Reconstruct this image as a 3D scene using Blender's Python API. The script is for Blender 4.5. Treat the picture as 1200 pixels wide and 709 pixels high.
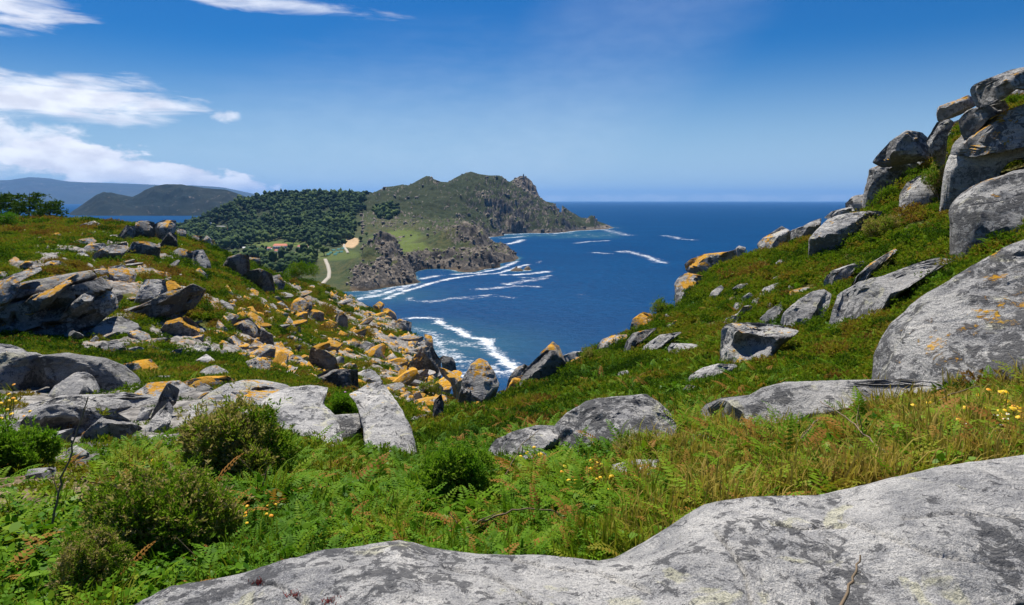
import bpy, bmesh, math, random
import numpy as np
from mathutils import Vector
from mathutils.bvhtree import BVHTree

for _o in list(bpy.data.objects):
    bpy.data.objects.remove(_o)
random.seed(7)
RNG = np.random.default_rng(11)
SC = bpy.context.scene
COL = SC.collection
rad = math.radians

# ------------------------------------------------------------------ camera, sky, sun, exposure
FPX = 782.0                                   # focal length in photograph pixels (1200 wide)
HORIZON = 236.0
PITCH = math.atan((354.5 - HORIZON + 1.2) / FPX)
cam_d = bpy.data.cameras.new('camera')
cam = bpy.data.objects.new('camera', cam_d)
COL.objects.link(cam)
cam_d.sensor_width = 36.0
cam_d.lens = 36.0 * FPX / 1200.0
cam_d.clip_start = 0.05
cam_d.clip_end = 200000.0
cam.location = (0, 0, 0)
cam.rotation_euler = (rad(90) - PITCH, 0, 0)
SC.camera = cam

SUN_EL, SUN_AZ = rad(61), rad(-20)             # azimuth clockwise from +Y (the view direction)
SUN_DIR = Vector((math.sin(SUN_AZ) * math.cos(SUN_EL), math.cos(SUN_AZ) * math.cos(SUN_EL), math.sin(SUN_EL)))
SUN_STRENGTH = 4.0
SKY_STRENGTH = 0.05

w = bpy.data.worlds.new('World')
SC.world = w
w.use_nodes = True
sun_d = bpy.data.lights.new('sun', 'SUN')
sun_d.energy = SUN_STRENGTH
sun_d.angle = rad(0.5)
sun_d.color = (1.0, 0.95, 0.87)
sun = bpy.data.objects.new('sun', sun_d)
COL.objects.link(sun)
sun.location = (40, 40, 120)
sun.rotation_euler = (-SUN_DIR).to_track_quat('-Z', 'Y').to_euler()

SC.view_settings.view_transform = 'Standard'
SC.view_settings.look = 'None'
SC.view_settings.exposure = 0.85
SC.view_settings.gamma = 1.0
SC.render.engine = 'CYCLES'
SC.cycles.use_denoising = True
SC.cycles.max_bounces = 6
SC.cycles.diffuse_bounces = 4
SC.cycles.glossy_bounces = 2
SC.cycles.transmission_bounces = 2
SC.cycles.transparent_max_bounces = 6
SC.cycles.volume_bounces = 0


# ------------------------------------------------------------------ node helpers
class NT:
    def __init__(self, tree):
        self.t = tree
        tree.nodes.clear()

    def n(self, kind, props=None, **inputs):
        nd = self.t.nodes.new(kind)
        for k, v in (props or {}).items():
            setattr(nd, k, v)
        for k, v in inputs.items():
            self.set(nd, k, v)
        return nd

    def set(self, nd, key, v):
        key = key.replace('_', ' ')
        sock = None
        if key.startswith('i') and key[1:].isdigit():
            sock = nd.inputs[int(key[1:])]
        else:
            sock = nd.inputs[key]
        if isinstance(v, bpy.types.NodeSocket):
            self.t.links.new(v, sock)
        elif isinstance(v, bpy.types.Node):
            self.t.links.new(v.outputs[0], sock)
        else:
            if isinstance(v, tuple) and len(v) == 3 and sock.type == 'RGBA':
                v = (*v, 1.0)
            sock.default_value = v

    def math(self, op, a, b=0.0, c=None, clamp=False):
        kw = dict(i0=a, i1=b)
        if c is not None:
            kw['i2'] = c
        return self.n('ShaderNodeMath', dict(operation=op, use_clamp=clamp), **kw)

    def mix(self, f, a, b, blend='MIX'):
        nd = self.t.nodes.new('ShaderNodeMix')
        nd.data_type = 'RGBA'
        nd.blend_type = blend
        self.set(nd, 'i0', f)
        for idx, v in ((6, a), (7, b)):
            self.set(nd, 'i%d' % idx, v)
        return nd.outputs[2]

    def noise(self, vec, scale, detail=4, rough=0.55, dist=0.0):
        return self.n('ShaderNodeTexNoise', Vector=vec, Scale=scale, Detail=detail, Roughness=rough, Distortion=dist).outputs['Fac']

    def ramp(self, f, lo, hi, a=0.0, b=1.0, smooth=True):
        nd = self.n('ShaderNodeMapRange', dict(clamp=True, interpolation_type='SMOOTHSTEP' if smooth else 'LINEAR'), Value=f)
        for k, v in (('From Min', lo), ('From Max', hi), ('To Min', a), ('To Max', b)):
            self.set(nd, k, v)
        return nd.outputs[0]

    def attr(self, name, kind='GEOMETRY'):
        return self.n('ShaderNodeAttribute', dict(attribute_name=name, attribute_type=kind))


def new_mat(name):
    m = bpy.data.materials.new(name)
    m.use_nodes = True
    nt = NT(m.node_tree)
    nt.out = nt.n('ShaderNodeOutputMaterial')
    return m, nt


def bsdf(nt, col, rough=0.8, bump=None, bs=0.4, bd=0.05, spec=0.25):
    p = nt.n('ShaderNodeBsdfPrincipled')
    nt.set(p, 'Base Color', col)
    nt.set(p, 'Roughness', rough)
    nt.set(p, 'Specular IOR Level', spec)
    if bump is not None:
        b = nt.n('ShaderNodeBump', Height=bump, Strength=bs, Distance=bd)
        nt.set(p, 'Normal', b.outputs[0])
    return p


# ------------------------------------------------------------------ the sky
def build_sky():
    nt = NT(w.node_tree)
    out = nt.n('ShaderNodeOutputWorld')
    sky = nt.n('ShaderNodeTexSky', dict(sky_type='NISHITA', sun_disc=False, sun_elevation=SUN_EL, sun_rotation=SUN_AZ,
                                        altitude=100.0, air_density=1.0, dust_density=0.0, ozone_density=3.0))
    tc = nt.n('ShaderNodeTexCoord').outputs['Generated']
    sep = nt.n('ShaderNodeSeparateXYZ', Vector=tc)
    hsv = nt.n('ShaderNodeHueSaturation', Hue=0.5, Saturation=1.3, Value=0.68, Color=sky.outputs[0])
    col = nt.mix(1.0, hsv.outputs[0], (0.20, 0.80, 1.22), 'MULTIPLY')
    low = nt.ramp(nt.math('ABSOLUTE', sep.outputs[2]), 0.0, 0.22, 1.0, 0.0)
    col = nt.mix(nt.math('MULTIPLY', low, 0.85), col, (0.28 / SKY_STRENGTH, 0.37 / SKY_STRENGTH, 0.465 / SKY_STRENGTH))
    # cloud masks live in direction space: azimuth = x/y, height = z/y
    az = nt.math('ARCTAN2', sep.outputs[0], sep.outputs[1])
    el = nt.math('ARCSINE', sep.outputs[2])
    v = nt.n('ShaderNodeCombineXYZ', X=az, Y=nt.math('MULTIPLY', el, 2.2))
    vs = nt.n('ShaderNodeCombineXYZ', X=az, Y=nt.math('MULTIPLY', el, 6.0))
    n1 = nt.noise(v.outputs[0], 22.0, 9, 0.56, 0.15)
    n2 = nt.noise(vs.outputs[0], 9.0, 9, 0.6, 0.5)
    nbig = nt.noise(v.outputs[0], 26.0, 5, 0.5)

    def band(cx, cy, rx, ry, tilt=0.0, soft=0.9):
        dx = nt.math('SUBTRACT', az, cx)
        dy = nt.math('SUBTRACT', nt.math('SUBTRACT', el, cy), nt.math('MULTIPLY', dx, tilt))
        a = nt.math('POWER', nt.math('ABSOLUTE', nt.math('DIVIDE', dx, rx)), 2.0)
        b = nt.math('POWER', nt.math('ABSOLUTE', nt.math('DIVIDE', dy, ry)), 2.0)
        return nt.math('SUBTRACT', 1.0, nt.math('ADD', a, b))

    def px(x, y):
        d = pixdir(x, y)
        return math.atan2(d[0], d[1]), math.asin(d[2])
    masks = []

    def cloud(x, y, wpx, hpx, noise, gain, lo, hi, amt, tilt=0.0):
        cx, cy = px(x, y)
        b = band(cx, cy, wpx / FPX, hpx / FPX, tilt)
        f = nt.math('ADD', b, nt.math('MULTIPLY', nt.math('SUBTRACT', noise, 0.5), gain))
        masks.append(nt.ramp(f, lo, hi, 0.0, amt))
    cloud(48, 112, 158, 27, n2, 2.9, 0.0, 1.0, 0.9, -0.02)
    cloud(130, 138, 85, 9, n2, 2.4, 0.1, 1.1, 0.75, 0.02)
    cloud(150, 199, 175, 16, n1, 2.7, 0.05, 0.5, 0.97, -0.13)
    cloud(95, 190, 95, 23, n1, 3.0, 0.05, 0.55, 0.97, -0.1)
    cloud(0, 168, 85, 32, n1, 2.8, 0.0, 0.9, 0.85, -0.1)
    cloud(262, 137, 22, 7, n1, 4.5, 0.3, 1.6, 0.7)
    cloud(-10, 4, 90, 20, n2, 3.0, 0.1, 1.1, 0.8)
    cloud(300, 2, 150, 11, n2, 3.0, 0.1, 1.4, 0.7, -0.03)
    cloud(0, 36, 30, 6, n2, 3.0, 0.3, 1.3, 0.35)
    cloud(660, 120, 300, 135, n2, 0.5, -0.2, 1.2, 0.10, 0.75)
    cloud(470, 150, 330, 120, n2, 0.9, -0.1, 1.5, 0.10, 0.15)
    m = masks[0]
    for k in masks[1:]:
        m = nt.math('MAXIMUM', m, k)
    # low far-off cloud bank lying on the sea horizon
    hb = band(px(760, 234)[0], px(760, 232)[1], 0.62, 0.006)
    hm = nt.ramp(nt.math('ADD', hb, nt.math('MULTIPLY', nt.math('SUBTRACT', nbig, 0.5), 3.0)), 0.1, 1.2, 0.0, 0.35)
    m = nt.math('MAXIMUM', m, hm)
    shade = nt.ramp(nt.math('ADD', nbig, nt.math('MULTIPLY', n1, 0.6)), 0.55, 1.05, 0.72, 1.0)
    k = 0.66 / SKY_STRENGTH
    ccol = nt.mix(1.0, (0.97 * k, 0.985 * k, 1.02 * k), nt.n('ShaderNodeCombineXYZ', X=shade, Y=shade, Z=nt.math('POWER', shade, 0.75)).outputs[0], 'MULTIPLY')
    col = nt.mix(m, col, ccol)
    bg = nt.n('ShaderNodeBackground', Color=col, Strength=SKY_STRENGTH)
    nt.t.links.new(bg.outputs[0], out.inputs[0])


CP, SP = math.cos(PITCH), math.sin(PITCH)


def pixdir(px, py):
    dx = (px - 600.0) / FPX
    dz = (354.5 - py) / FPX
    v = np.array([dx, CP + dz * SP, -SP + dz * CP])
    return v / np.linalg.norm(v)


def at(px, py, Y):
    d = pixdir(px, py)
    return d * (Y / d[1])


def at_z(px, py, z):
    d = pixdir(px, py)
    return d * (z / d[2])


def to_px(p):
    p = np.asarray(p, float)
    x, y, z = p[..., 0], p[..., 1], p[..., 2]
    fwd = y * CP - z * SP
    up = y * SP + z * CP
    return 600 + FPX * x / fwd, 354.5 - FPX * up / fwd


build_sky()

# ------------------------------------------------------------------ numeric helpers
_P = np.random.default_rng(3).permutation(256)
_P = np.concatenate([_P, _P, _P])
_G = np.random.default_rng(4).normal(size=(256, 3))
_G /= np.linalg.norm(_G, axis=1)[:, None]


def perlin(p):
    p = np.asarray(p, float)
    i = np.floor(p).astype(np.int64)
    f = p - i
    u = f * f * f * (f * (f * 6 - 15) + 10)
    i &= 255
    res = 0
    for dx in (0, 1):
        for dy in (0, 1):
            for dz in (0, 1):
                h = _P[_P[_P[(i[..., 0] + dx) & 255] + ((i[..., 1] + dy) & 255)] + ((i[..., 2] + dz) & 255)]
                g = _G[h]
                d = g[..., 0] * (f[..., 0] - dx) + g[..., 1] * (f[..., 1] - dy) + g[..., 2] * (f[..., 2] - dz)
                wx = u[..., 0] if dx else 1 - u[..., 0]
                wy = u[..., 1] if dy else 1 - u[..., 1]
                wz = u[..., 2] if dz else 1 - u[..., 2]
                res = res + d * wx * wy * wz
    return res * 1.5


def fbm(p, octs=4, gain=0.5, ridged=False):
    p = np.asarray(p, float)
    a, s, tot = 1.0, 0.0, 0.0
    for k in range(octs):
        n = perlin(p * (2.03 ** k) + 17.3 * k)
        if ridged:
            n = 1 - 2 * np.abs(n)
        s = s + a * n
        tot += a
        a *= gain
    return s / tot


def sstep(x, a, b):
    t = np.clip((x - a) / (b - a), 0, 1)
    return t * t * (3 - 2 * t)


class RBF:
    """Linear-kernel scattered interpolation."""
    def __init__(self, pts, vals, smooth=0.0):
        self.p = np.asarray(pts, float)
        n = len(self.p)
        A = np.zeros((n + 3, n + 3))
        d = np.linalg.norm(self.p[:, None] - self.p[None], axis=2)
        A[:n, :n] = -d + np.eye(n) * smooth
        A[:n, n] = 1
        A[:n, n + 1:] = self.p
        A[n, :n] = 1
        A[n + 1:, :n] = self.p.T
        b = np.zeros(n + 3)
        b[:n] = vals
        self.w = np.linalg.lstsq(A, b, rcond=None)[0]

    def __call__(self, q):
        q = np.asarray(q, float)
        sh = q.shape[:-1]
        q = q.reshape(-1, 2)
        out = np.empty(len(q))
        for s in range(0, len(q), 20000):
            c = q[s:s + 20000]
            d = np.linalg.norm(c[:, None] - self.p[None], axis=2)
            out[s:s + 20000] = -d @ self.w[:-3] + self.w[-3] + c @ self.w[-2:]
        return out.reshape(sh)


def blur2(a, k):
    ker = np.exp(-0.5 * (np.arange(-3 * k, 3 * k + 1) / k) ** 2)
    ker /= ker.sum()
    for ax in (0, 1):
        pad = [(0, 0), (0, 0)]
        pad[ax] = (3 * k, 3 * k)
        b = np.pad(a, pad, mode='edge')
        a = np.apply_along_axis(lambda v: np.convolve(v, ker, 'valid'), ax, b)
    return a


def tag(o, label, cat=None, group=None, kind=None):
    if label:
        o['label'] = label
    if cat:
        o['category'] = cat
    if group:
        o['group'] = group
    if kind:
        o['kind'] = kind
    return o


def mesh_np(name, verts, faces, mat=None, parent=None, smooth=True, attrs=None, loc=None, link=True):
    """faces: (n,3)/(n,4) int array, or a list of such arrays."""
    me = bpy.data.meshes.new(name)
    verts = np.asarray(verts, np.float32)
    if not isinstance(faces, list):
        faces = [faces]
    faces = [np.asarray(f, np.int32) for f in faces if len(f)]
    nl = sum(f.size for f in faces)
    nf = sum(len(f) for f in faces)
    me.vertices.add(len(verts))
    me.vertices.foreach_set('co', verts.ravel())
    me.loops.add(nl)
    me.loops.foreach_set('vertex_index', np.concatenate([f.ravel() for f in faces]))
    me.polygons.add(nf)
    tot = np.concatenate([np.full(len(f), f.shape[1], np.int32) for f in faces])
    me.polygons.foreach_set('loop_start', np.concatenate([[0], np.cumsum(tot)[:-1]]).astype(np.int32))
    me.polygons.foreach_set('loop_total', tot)
    if smooth:
        me.polygons.foreach_set('use_smooth', np.ones(nf, bool))
    for k, v in (attrs or {}).items():
        a = me.attributes.new(k, 'FLOAT', 'POINT')
        a.data.foreach_set('value', np.asarray(v, np.float32).ravel())
    if mat:
        me.materials.append(mat)
    me.update(calc_edges=True)
    me.validate()
    o = bpy.data.objects.new(name, me)
    if link:
        COL.objects.link(o)
    if parent:
        o.parent = parent
    if loc is not None:
        o.location = loc
    return o


def grid_faces(nu, nv, wrap=False):
    u = np.arange(nu if wrap else nu - 1)
    v = np.arange(nv - 1)
    U, V = np.meshgrid(u, v, indexing='ij')
    U2 = (U + 1) % nu
    a, b, c, d = U * nv + V, U2 * nv + V, U2 * nv + V + 1, U * nv + V + 1
    return np.stack([a, b, c, d], -1).reshape(-1, 4)


def empty(name, loc):
    o = bpy.data.objects.new(name, None)
    o.empty_display_size = 0.1
    o.location = loc
    COL.objects.link(o)
    return o


# ------------------------------------------------------------------ near hillside
NEAR = [
    (200, 709, 2.9), (-100, 709, 3.0), (600, 720, 2.5), (1100, 709, 2.2), (1300, 709, 2.2), (600, 655, 3.4), (150, 640, 4.0), (-50, 640, 4.0),
    (1200, 560, 3.2), (900, 592, 3.6), (300, 590, 5.2), (500, 590, 5.0), (50, 560, 6.0), (700, 560, 5.2), (200, 525, 8.5), (0, 520, 8.5),
    (600, 540, 6.5), (860, 510, 6.5), (1100, 470, 7.0), (1200, 470, 6.5), (420, 545, 8.0), (490, 548, 8.5), (540, 495, 13), (600, 480, 15),
    (660, 450, 17), (750, 450, 14), (850, 450, 11.5), (950, 430, 11.5), (1020, 440, 10), (1060, 330, 16), (1150, 290, 15), (1200, 275, 14),
    (900, 390, 17), (800, 400, 20), (700, 420, 21.5), (600, 466, 18), (850, 330, 25), (950, 310, 22), (1050, 250, 22), (1100, 215, 22), (1200, 185, 20),
    (0, 462, 13), (100, 464, 13), (200, 456, 14), (300, 460, 12.5), (400, 475, 12), (450, 505, 11),
    (50, 430, 18), (170, 440, 20), (280, 440, 22), (360, 450, 24), (430, 460, 26), (470, 500, 24), (510, 500, 26), (500, 470, 34), (522, 485, 30),
    (100, 405, 27), (0, 402, 26), (200, 400, 30), (300, 410, 34), (400, 420, 42), (460, 440, 42), (60, 375, 31), (-60, 375, 31),
    (0, 312, 38), (60, 312, 38), (130, 332, 37), (220, 350, 38), (300, 360, 46), (350, 380, 52), (420, 400, 56), (470, 420, 54),
    (0, 266, 75), (0, 259, 91), (60, 265, 75), (120, 263, 68), (-60, 258, 92), (-60, 267, 70), (-60, 290, 50), (-160, 255, 95), (-160, 268, 65), (-160, 300, 42),
    (180, 273, 60), (250, 301, 62), (300, 320, 68), (340, 335, 75), (330, 328, 79), (-60, 322, 36), (150, 268, 70),
    (0, 280, 55), (80, 276, 58), (150, 300, 50), (200, 310, 48), (240, 320, 52), (300, 340, 58), (350, 355, 66), (400, 375, 70)]
CREST_R = [(560, 482, 17.5), (600, 464, 19.5), (640, 440, 21.5), (700, 408, 24), (750, 385, 26.5), (790, 357, 28), (830, 318, 29.5), (870, 299, 30), (920, 287, 30),
           (960, 270, 29), (1000, 250, 28.5), (1050, 228, 27.5), (1090, 190, 27), (1108, 155, 26.5), (1138, 130, 26), (1180, 112, 25.5), (1260, 95, 25), (1400, 60, 25)]
CREST_L = [(-250, 250, 110), (-60, 252, 110), (0, 254, 105), (60, 257, 95), (120, 257, 80), (180, 263, 72), (210, 273, 70), (250, 287, 72), (290, 306, 76), (330, 320, 84), (360, 321, 95),
           (385, 335, 98), (410, 347, 98), (440, 359, 92), (470, 374, 84), (485, 388, 76), (500, 402, 68), (513, 432, 58), (520, 457, 48), (536, 482, 38)]
cps, cvs = [], []


def addc(x, y, z):
    r = math.hypot(x, y)
    cps.append((math.atan2(x, y), math.log(r)))
    cvs.append(z / (r + 2.0))


for c in NEAR + CREST_R + CREST_L:
    addc(*at(*c))
for a in (-75, -110, -150, -180, 180, 150, 110, 75):
    for r, z in ((0.8, -1.62), (3, -1.55), (10, -1.0), (40, 1.0), (110, -4)):
        s = 1 if a > 0 else -1
        addc(r * math.sin(rad(a)), r * math.cos(rad(a)), z + (r * 0.10 * s * (1 if abs(a) < 140 else 0) if r < 60 else 0))
addc(0.0, 0.5, -1.62)
near_rbf = RBF(np.array(cps) * [2.2, 1.0], cvs, 0.01)

th = np.concatenate([np.linspace(-math.pi, -rad(50), 40, endpoint=False), np.linspace(-rad(50), rad(50), 520), np.linspace(rad(50), math.pi, 41)[1:]])
lr = np.linspace(math.log(0.35), math.log(330), 430)
TH, LR = np.meshgrid(th, lr, indexing='ij')
RR = np.exp(LR)
QQ = near_rbf(np.stack([TH * 2.2, LR], -1))
# behind the crest the ground falls away to the sea
_cr = sorted([(math.atan2(at(*c)[0], at(*c)[1]), math.hypot(at(*c)[0], at(*c)[1])) for c in CREST_R + CREST_L])
RC = np.interp(th, [-math.pi] + [c[0] for c in _cr] + [math.pi], [110] + [c[1] for c in _cr] + [110])[:, None]
QC = near_rbf(np.stack([TH[:, :1] * 2.2, np.log(RC)], -1))
KK = np.maximum(RR / RC - 1.0, 0)
QQ = np.where(KK > 0, QC * (RC + 2) / RC * RR / (RR + 2) - RC * (0.42 * KK + 1.1 * KK * KK) / (RR + 2.0), QQ)
ZZ = np.maximum(QQ * (RR + 2.0), -114)
QQ = blur2(ZZ / (RR + 2.0), 3)
ZZ = QQ * (RR + 2.0)
XX, YY = RR * np.sin(TH), RR * np.cos(TH)
amp = np.clip(RR * 0.012, 0.02, 0.5)
P3 = np.stack([XX, YY, 0 * XX], -1)
ZZ = ZZ + amp * fbm(P3 / np.clip(RR, 3, 60)[..., None] * 6, 3) * 0.9 + 0.06 * fbm(P3 * 1.3, 3) + sstep(RR, 10, 40) * 0.22 * fbm(P3 * 0.55 + 9, 3)
ground_th, ground_lr = th, lr


def H(x, y):
    x, y = np.asarray(x, float), np.asarray(y, float)
    t = np.arctan2(x, y)
    l = np.log(np.maximum(np.hypot(x, y), 0.36))
    i = np.clip(np.searchsorted(th, t) - 1, 0, len(th) - 2)
    ft = np.clip((t - th[i]) / (th[i + 1] - th[i]), 0, 1)
    s = (l - lr[0]) / (lr[1] - lr[0])
    j = np.clip(np.floor(s).astype(int), 0, len(lr) - 2)
    fl = np.clip(s - j, 0, 1)
    return (ZZ[i, j] * (1 - ft) * (1 - fl) + ZZ[i + 1, j] * ft * (1 - fl) + ZZ[i, j + 1] * (1 - ft) * fl + ZZ[i + 1, j + 1] * ft * fl)


_T = np.exp(np.linspace(math.log(1.4), math.log(160), 1800))


def cast(px, py):
    """First point of the near hillside along a line of sight (or the closest approach)."""
    d = pixdir(px, py)
    P = d[None] * _T[:, None]
    g = P[:, 2] - H(P[:, 0], P[:, 1])
    hit = np.nonzero(g < 0)[0]
    if len(hit):
        k = hit[0]
        if k > 0:
            f = g[k - 1] / (g[k - 1] - g[k])
            return _T[k - 1] + f * (_T[k] - _T[k - 1]), True
        return _T[0], True
    ok = _T < 112
    k = np.argmin(np.where(ok, g / _T, 9))
    return _T[k], False


def ground_material():
    m, nt = new_mat('heath_soil')
    g = nt.n('ShaderNodeTexCoord').outputs['Object']
    n1 = nt.noise(g, 0.35, 5, 0.6)
    n2 = nt.noise(g, 2.5, 6, 0.65)
    n3 = nt.noise(g, 14.0, 5, 0.7)
    c = nt.mix(nt.ramp(n1, 0.4, 0.62), (0.085, 0.105, 0.022), (0.145, 0.115, 0.038))
    c = nt.mix(nt.ramp(n2, 0.45, 0.65), c, (0.062, 0.092, 0.016))
    c = nt.mix(nt.ramp(n3, 0.5, 0.75), c, (0.14, 0.105, 0.045))
    sand = nt.attr('sand').outputs['Fac']
    n4 = nt.noise(g, 6.0, 6, 0.7)
    earth = nt.mix(nt.ramp(n4, 0.4, 0.62), (0.135, 0.098, 0.058), (0.30, 0.235, 0.15))
    earth = nt.mix(nt.ramp(n3, 0.55, 0.7), earth, (0.07, 0.06, 0.035))
    c = nt.mix(nt.ramp(nt.math('ADD', sand, nt.math('MULTIPLY', nt.math('SUBTRACT', n4, 0.5), 1.2)), 0.3, 0.7), c, earth)
    rk = nt.mix(nt.ramp(n2, 0.36, 0.62), (0.10, 0.095, 0.09), (0.36, 0.34, 0.31))
    rk = nt.mix(nt.ramp(n4, 0.52, 0.60, 0.0, 0.7), rk, (0.07, 0.068, 0.066))
    zf = nt.n('ShaderNodeSeparateXYZ', Vector=g).outputs[1]
    org = nt.math('MULTIPLY', nt.ramp(nt.math('ADD', nt.math('MULTIPLY', n1, 0.8), nt.math('MULTIPLY', n4, 0.9)), 0.90, 1.02), nt.ramp(zf, 20.0, 30.0))
    rk = nt.mix(org, rk, (0.42, 0.20, 0.010))
    c = nt.mix(nt.ramp(nt.math('ADD', nt.attr('bed').outputs['Fac'], nt.math('MULTIPLY', nt.math('SUBTRACT', n4, 0.5), 0.8)), 0.35, 0.55), c, rk)
    b = bsdf(nt, c, 0.95, nt.math('ADD', n2, nt.math('MULTIPLY', n3, 0.5)), 0.8, 0.12, 0.1)
    nt.t.links.new(b.outputs[0], nt.out.inputs[0])
    return m


def in_poly(px, py, poly):
    r = np.zeros(px.shape, bool)
    P = poly
    for (x1, y1), (x2, y2) in zip(P, P[1:] + P[:1]):
        cond = ((y1 > py) != (y2 > py)) & (px < (x2 - x1) * (py - y1) / (y2 - y1 + 1e-9) + x1)
        r ^= cond
    return r


EDGE = [(395, 336), (445, 357), (487, 387), (512, 425), (520, 470), (500, 495), (462, 470), (455, 420), (420, 375)]
SLOPE = [(258, 345), (330, 330), (395, 336), (430, 380), (460, 430), (470, 470), (400, 455), (330, 445), (265, 420), (250, 380)]
HEATH = [(0, 285), (80, 270), (230, 290), (258, 345), (250, 380), (265, 430), (190, 420), (100, 415), (0, 400)]
RIGHT = [(660, 425), (760, 385), (830, 330), (960, 300), (1050, 240), (1110, 250), (1100, 300), (980, 340), (900, 400), (760, 430)]
HEAP = [(-30, 430), (60, 410), (150, 425), (240, 440), (300, 500), (215, 535), (150, 530), (100, 550), (-30, 530)]
GV = np.stack([XX, YY, ZZ], -1).reshape(-1, 3)
gpx, gpy = to_px(GV)
_b1, _b2 = fbm(GV * 0.22 + 33, 4, 0.6), fbm(GV * 0.9 + 3, 4, 0.6, True)
_gr = np.hypot(GV[:, 0], GV[:, 1])
_vis = (GV[:, 1] > 6) & (_gr > 8) & (_gr < 112)
BED = np.where(_vis & in_poly(gpx, gpy, EDGE) & (_gr > 22), sstep(_b1 + 0.25 * _b2, -0.04, 0.12), 0)
BED = np.maximum(BED, np.where(_vis & in_poly(gpx, gpy, SLOPE) & (_gr > 22), sstep(_b1 + 0.25 * _b2, 0.18, 0.30), 0))
BED = np.maximum(BED, np.where(_vis & in_poly(gpx, gpy, HEATH) & (_gr > 20), sstep(_b1 + 0.25 * _b2, 0.22, 0.34), 0))
BED = np.maximum(BED, np.where(_vis & in_poly(gpx, gpy, HEAP) & (_gr < 20), sstep(_b1 + 0.25 * _b2, -0.2, 0.0), 0))
GV[:, 2] += BED * (0.10 + 0.22 * _b2) * np.clip(_gr / 40, 0.35, 1.4)
infront = GV[:, 1] > 0.5
sand = np.zeros(len(GV))
for (x, y, rx, ry) in ((40, 560, 75, 24), (210, 505, 30, 30), (20, 590, 50, 16), (350, 505, 30, 12), (430, 520, 14, 10), (75, 580, 60, 14), (110, 520, 105, 30), (60, 500, 80, 30)):
    c = at(x, y, 1.0)
    t, _ = cast(x, y)
    cpt = pixdir(x, y) * t
    ex = rx / FPX * t
    ey = ex * 1.2
    q = ((GV[:, 0] - cpt[0]) / ex) ** 2 + ((GV[:, 1] - cpt[1]) / ey) ** 2
    sand = np.maximum(sand, sstep(-q + 0.5 * fbm(GV * 2.0, 3), -1.1, -0.5))
ground = mesh_np('ground', GV, grid_faces(len(th), len(lr)), ground_material(), attrs={'sand': sand, 'bed': BED})
tag(ground, 'heath covered granite hillside falling to the sea', kind='structure')
SAND = np.maximum(sand, BED).reshape(TH.shape)

# ------------------------------------------------------------------ far land
FAR = []      # (px, py, Y) points of the land beyond the bay


def fz(px, py, z):
    p = at_z(px, py, z)
    FAR.append(tuple(p))


def fy(px, py, Y):
    FAR.append(tuple(at(px, py, Y)))


def fr(px, Y, z):
    d = pixdir(px, 236)
    FAR.append((d[0] * Y / d[1], Y, z))


# waterline of the two headlands, then of the mountain
for q in ((405, 342), (416, 339), (428, 340), (445, 338), (460, 335), (480, 332), (492, 330), (494, 325), (504, 319), (530, 319), (554, 318), (580, 313), (596, 306)):
    fz(*q, -100)
    p = at_z(*q, -100)
    FAR.append((p[0] * 0.955, p[1] * 0.955, -118))
for q in ((565, 277.5), (590, 273), (612, 272), (627, 272.3), (647, 272.5), (660, 271.5), (670, 270)):
    fz(*q, -100)
    p = at_z(*q, -100)
    FAR.append((p[0] * 0.965, p[1] * 0.965, -118))
for q in ((612, 1133, -112), (600, 1230, -112), (585, 1330, -112), (573, 1500, -112), (562, 1700, -110), (690, 2150, -125), (740, 2300, -125), (720, 2700, -125), (680, 2850, -120), (660, 2700, -110),
          (610, 1800, -120), (640, 1500, -125), (700, 1400, -130), (560, 850, -125), (640, 1000, -130), (360, 640, -112), (300, 620, -112), (200, 620, -112)):
    fr(*q)
# headlands
for q in ((460, 294, 900), (452, 291, 905), (440, 303, 880), (428, 318, 830), (470, 300, 905), (480, 311, 890), (490, 318, 885), (400, 306, 920), (420, 296, 1010), (436, 290, 1050),
          (548, 267, 1185), (554, 270, 1180), (563, 280, 1150), (572, 290, 1125), (582, 299, 1120), (540, 281, 1110), (530, 296, 1050), (556, 296, 1065), (515, 306, 985), (500, 303, 1000),
          (520, 277, 1240), (500, 290, 1150), (510, 268, 1420), (540, 262, 1500), (485, 273, 1400), (470, 287, 1250), (455, 277, 1450), (440, 283, 1300), (420, 285, 1250),
          (381, 304, 960), (384, 318, 860), (382, 330, 790), (395, 325, 830), (370, 318, 850), (345, 314, 930)):
    fy(*q)
# village flat and the wooded hill
for q in ((300, 303, 1120), (330, 293, 1280), (360, 293, 1290), (270, 290, 1330), (380, 292, 1300), (400, 290, 1290), (240, 285, 1400), (258, 268, 1750), (220, 275, 1600), (300, 270, 1600),
          (350, 265, 1600), (400, 262, 1620), (330, 250, 1760), (380, 247, 1800), (420, 250, 1800), (247, 257, 1850), (262, 248, 1880), (278, 241, 1920), (300, 237, 1950), (326, 234, 1960), (352, 233, 1960), (380, 233, 1980), (412, 234, 2000)):
    fy(*q)
for q in ((200, 1500, -112), (190, 1900, -112), (215, 2300, -108), (260, 2500, -100), (340, 2700, -100), (420, 2800, -80), (500, 3000, -80), (580, 3000, -90), (640, 2950, -110), (150, 1200, -115), (150, 2500, -115)):
    fr(*q)
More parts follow.
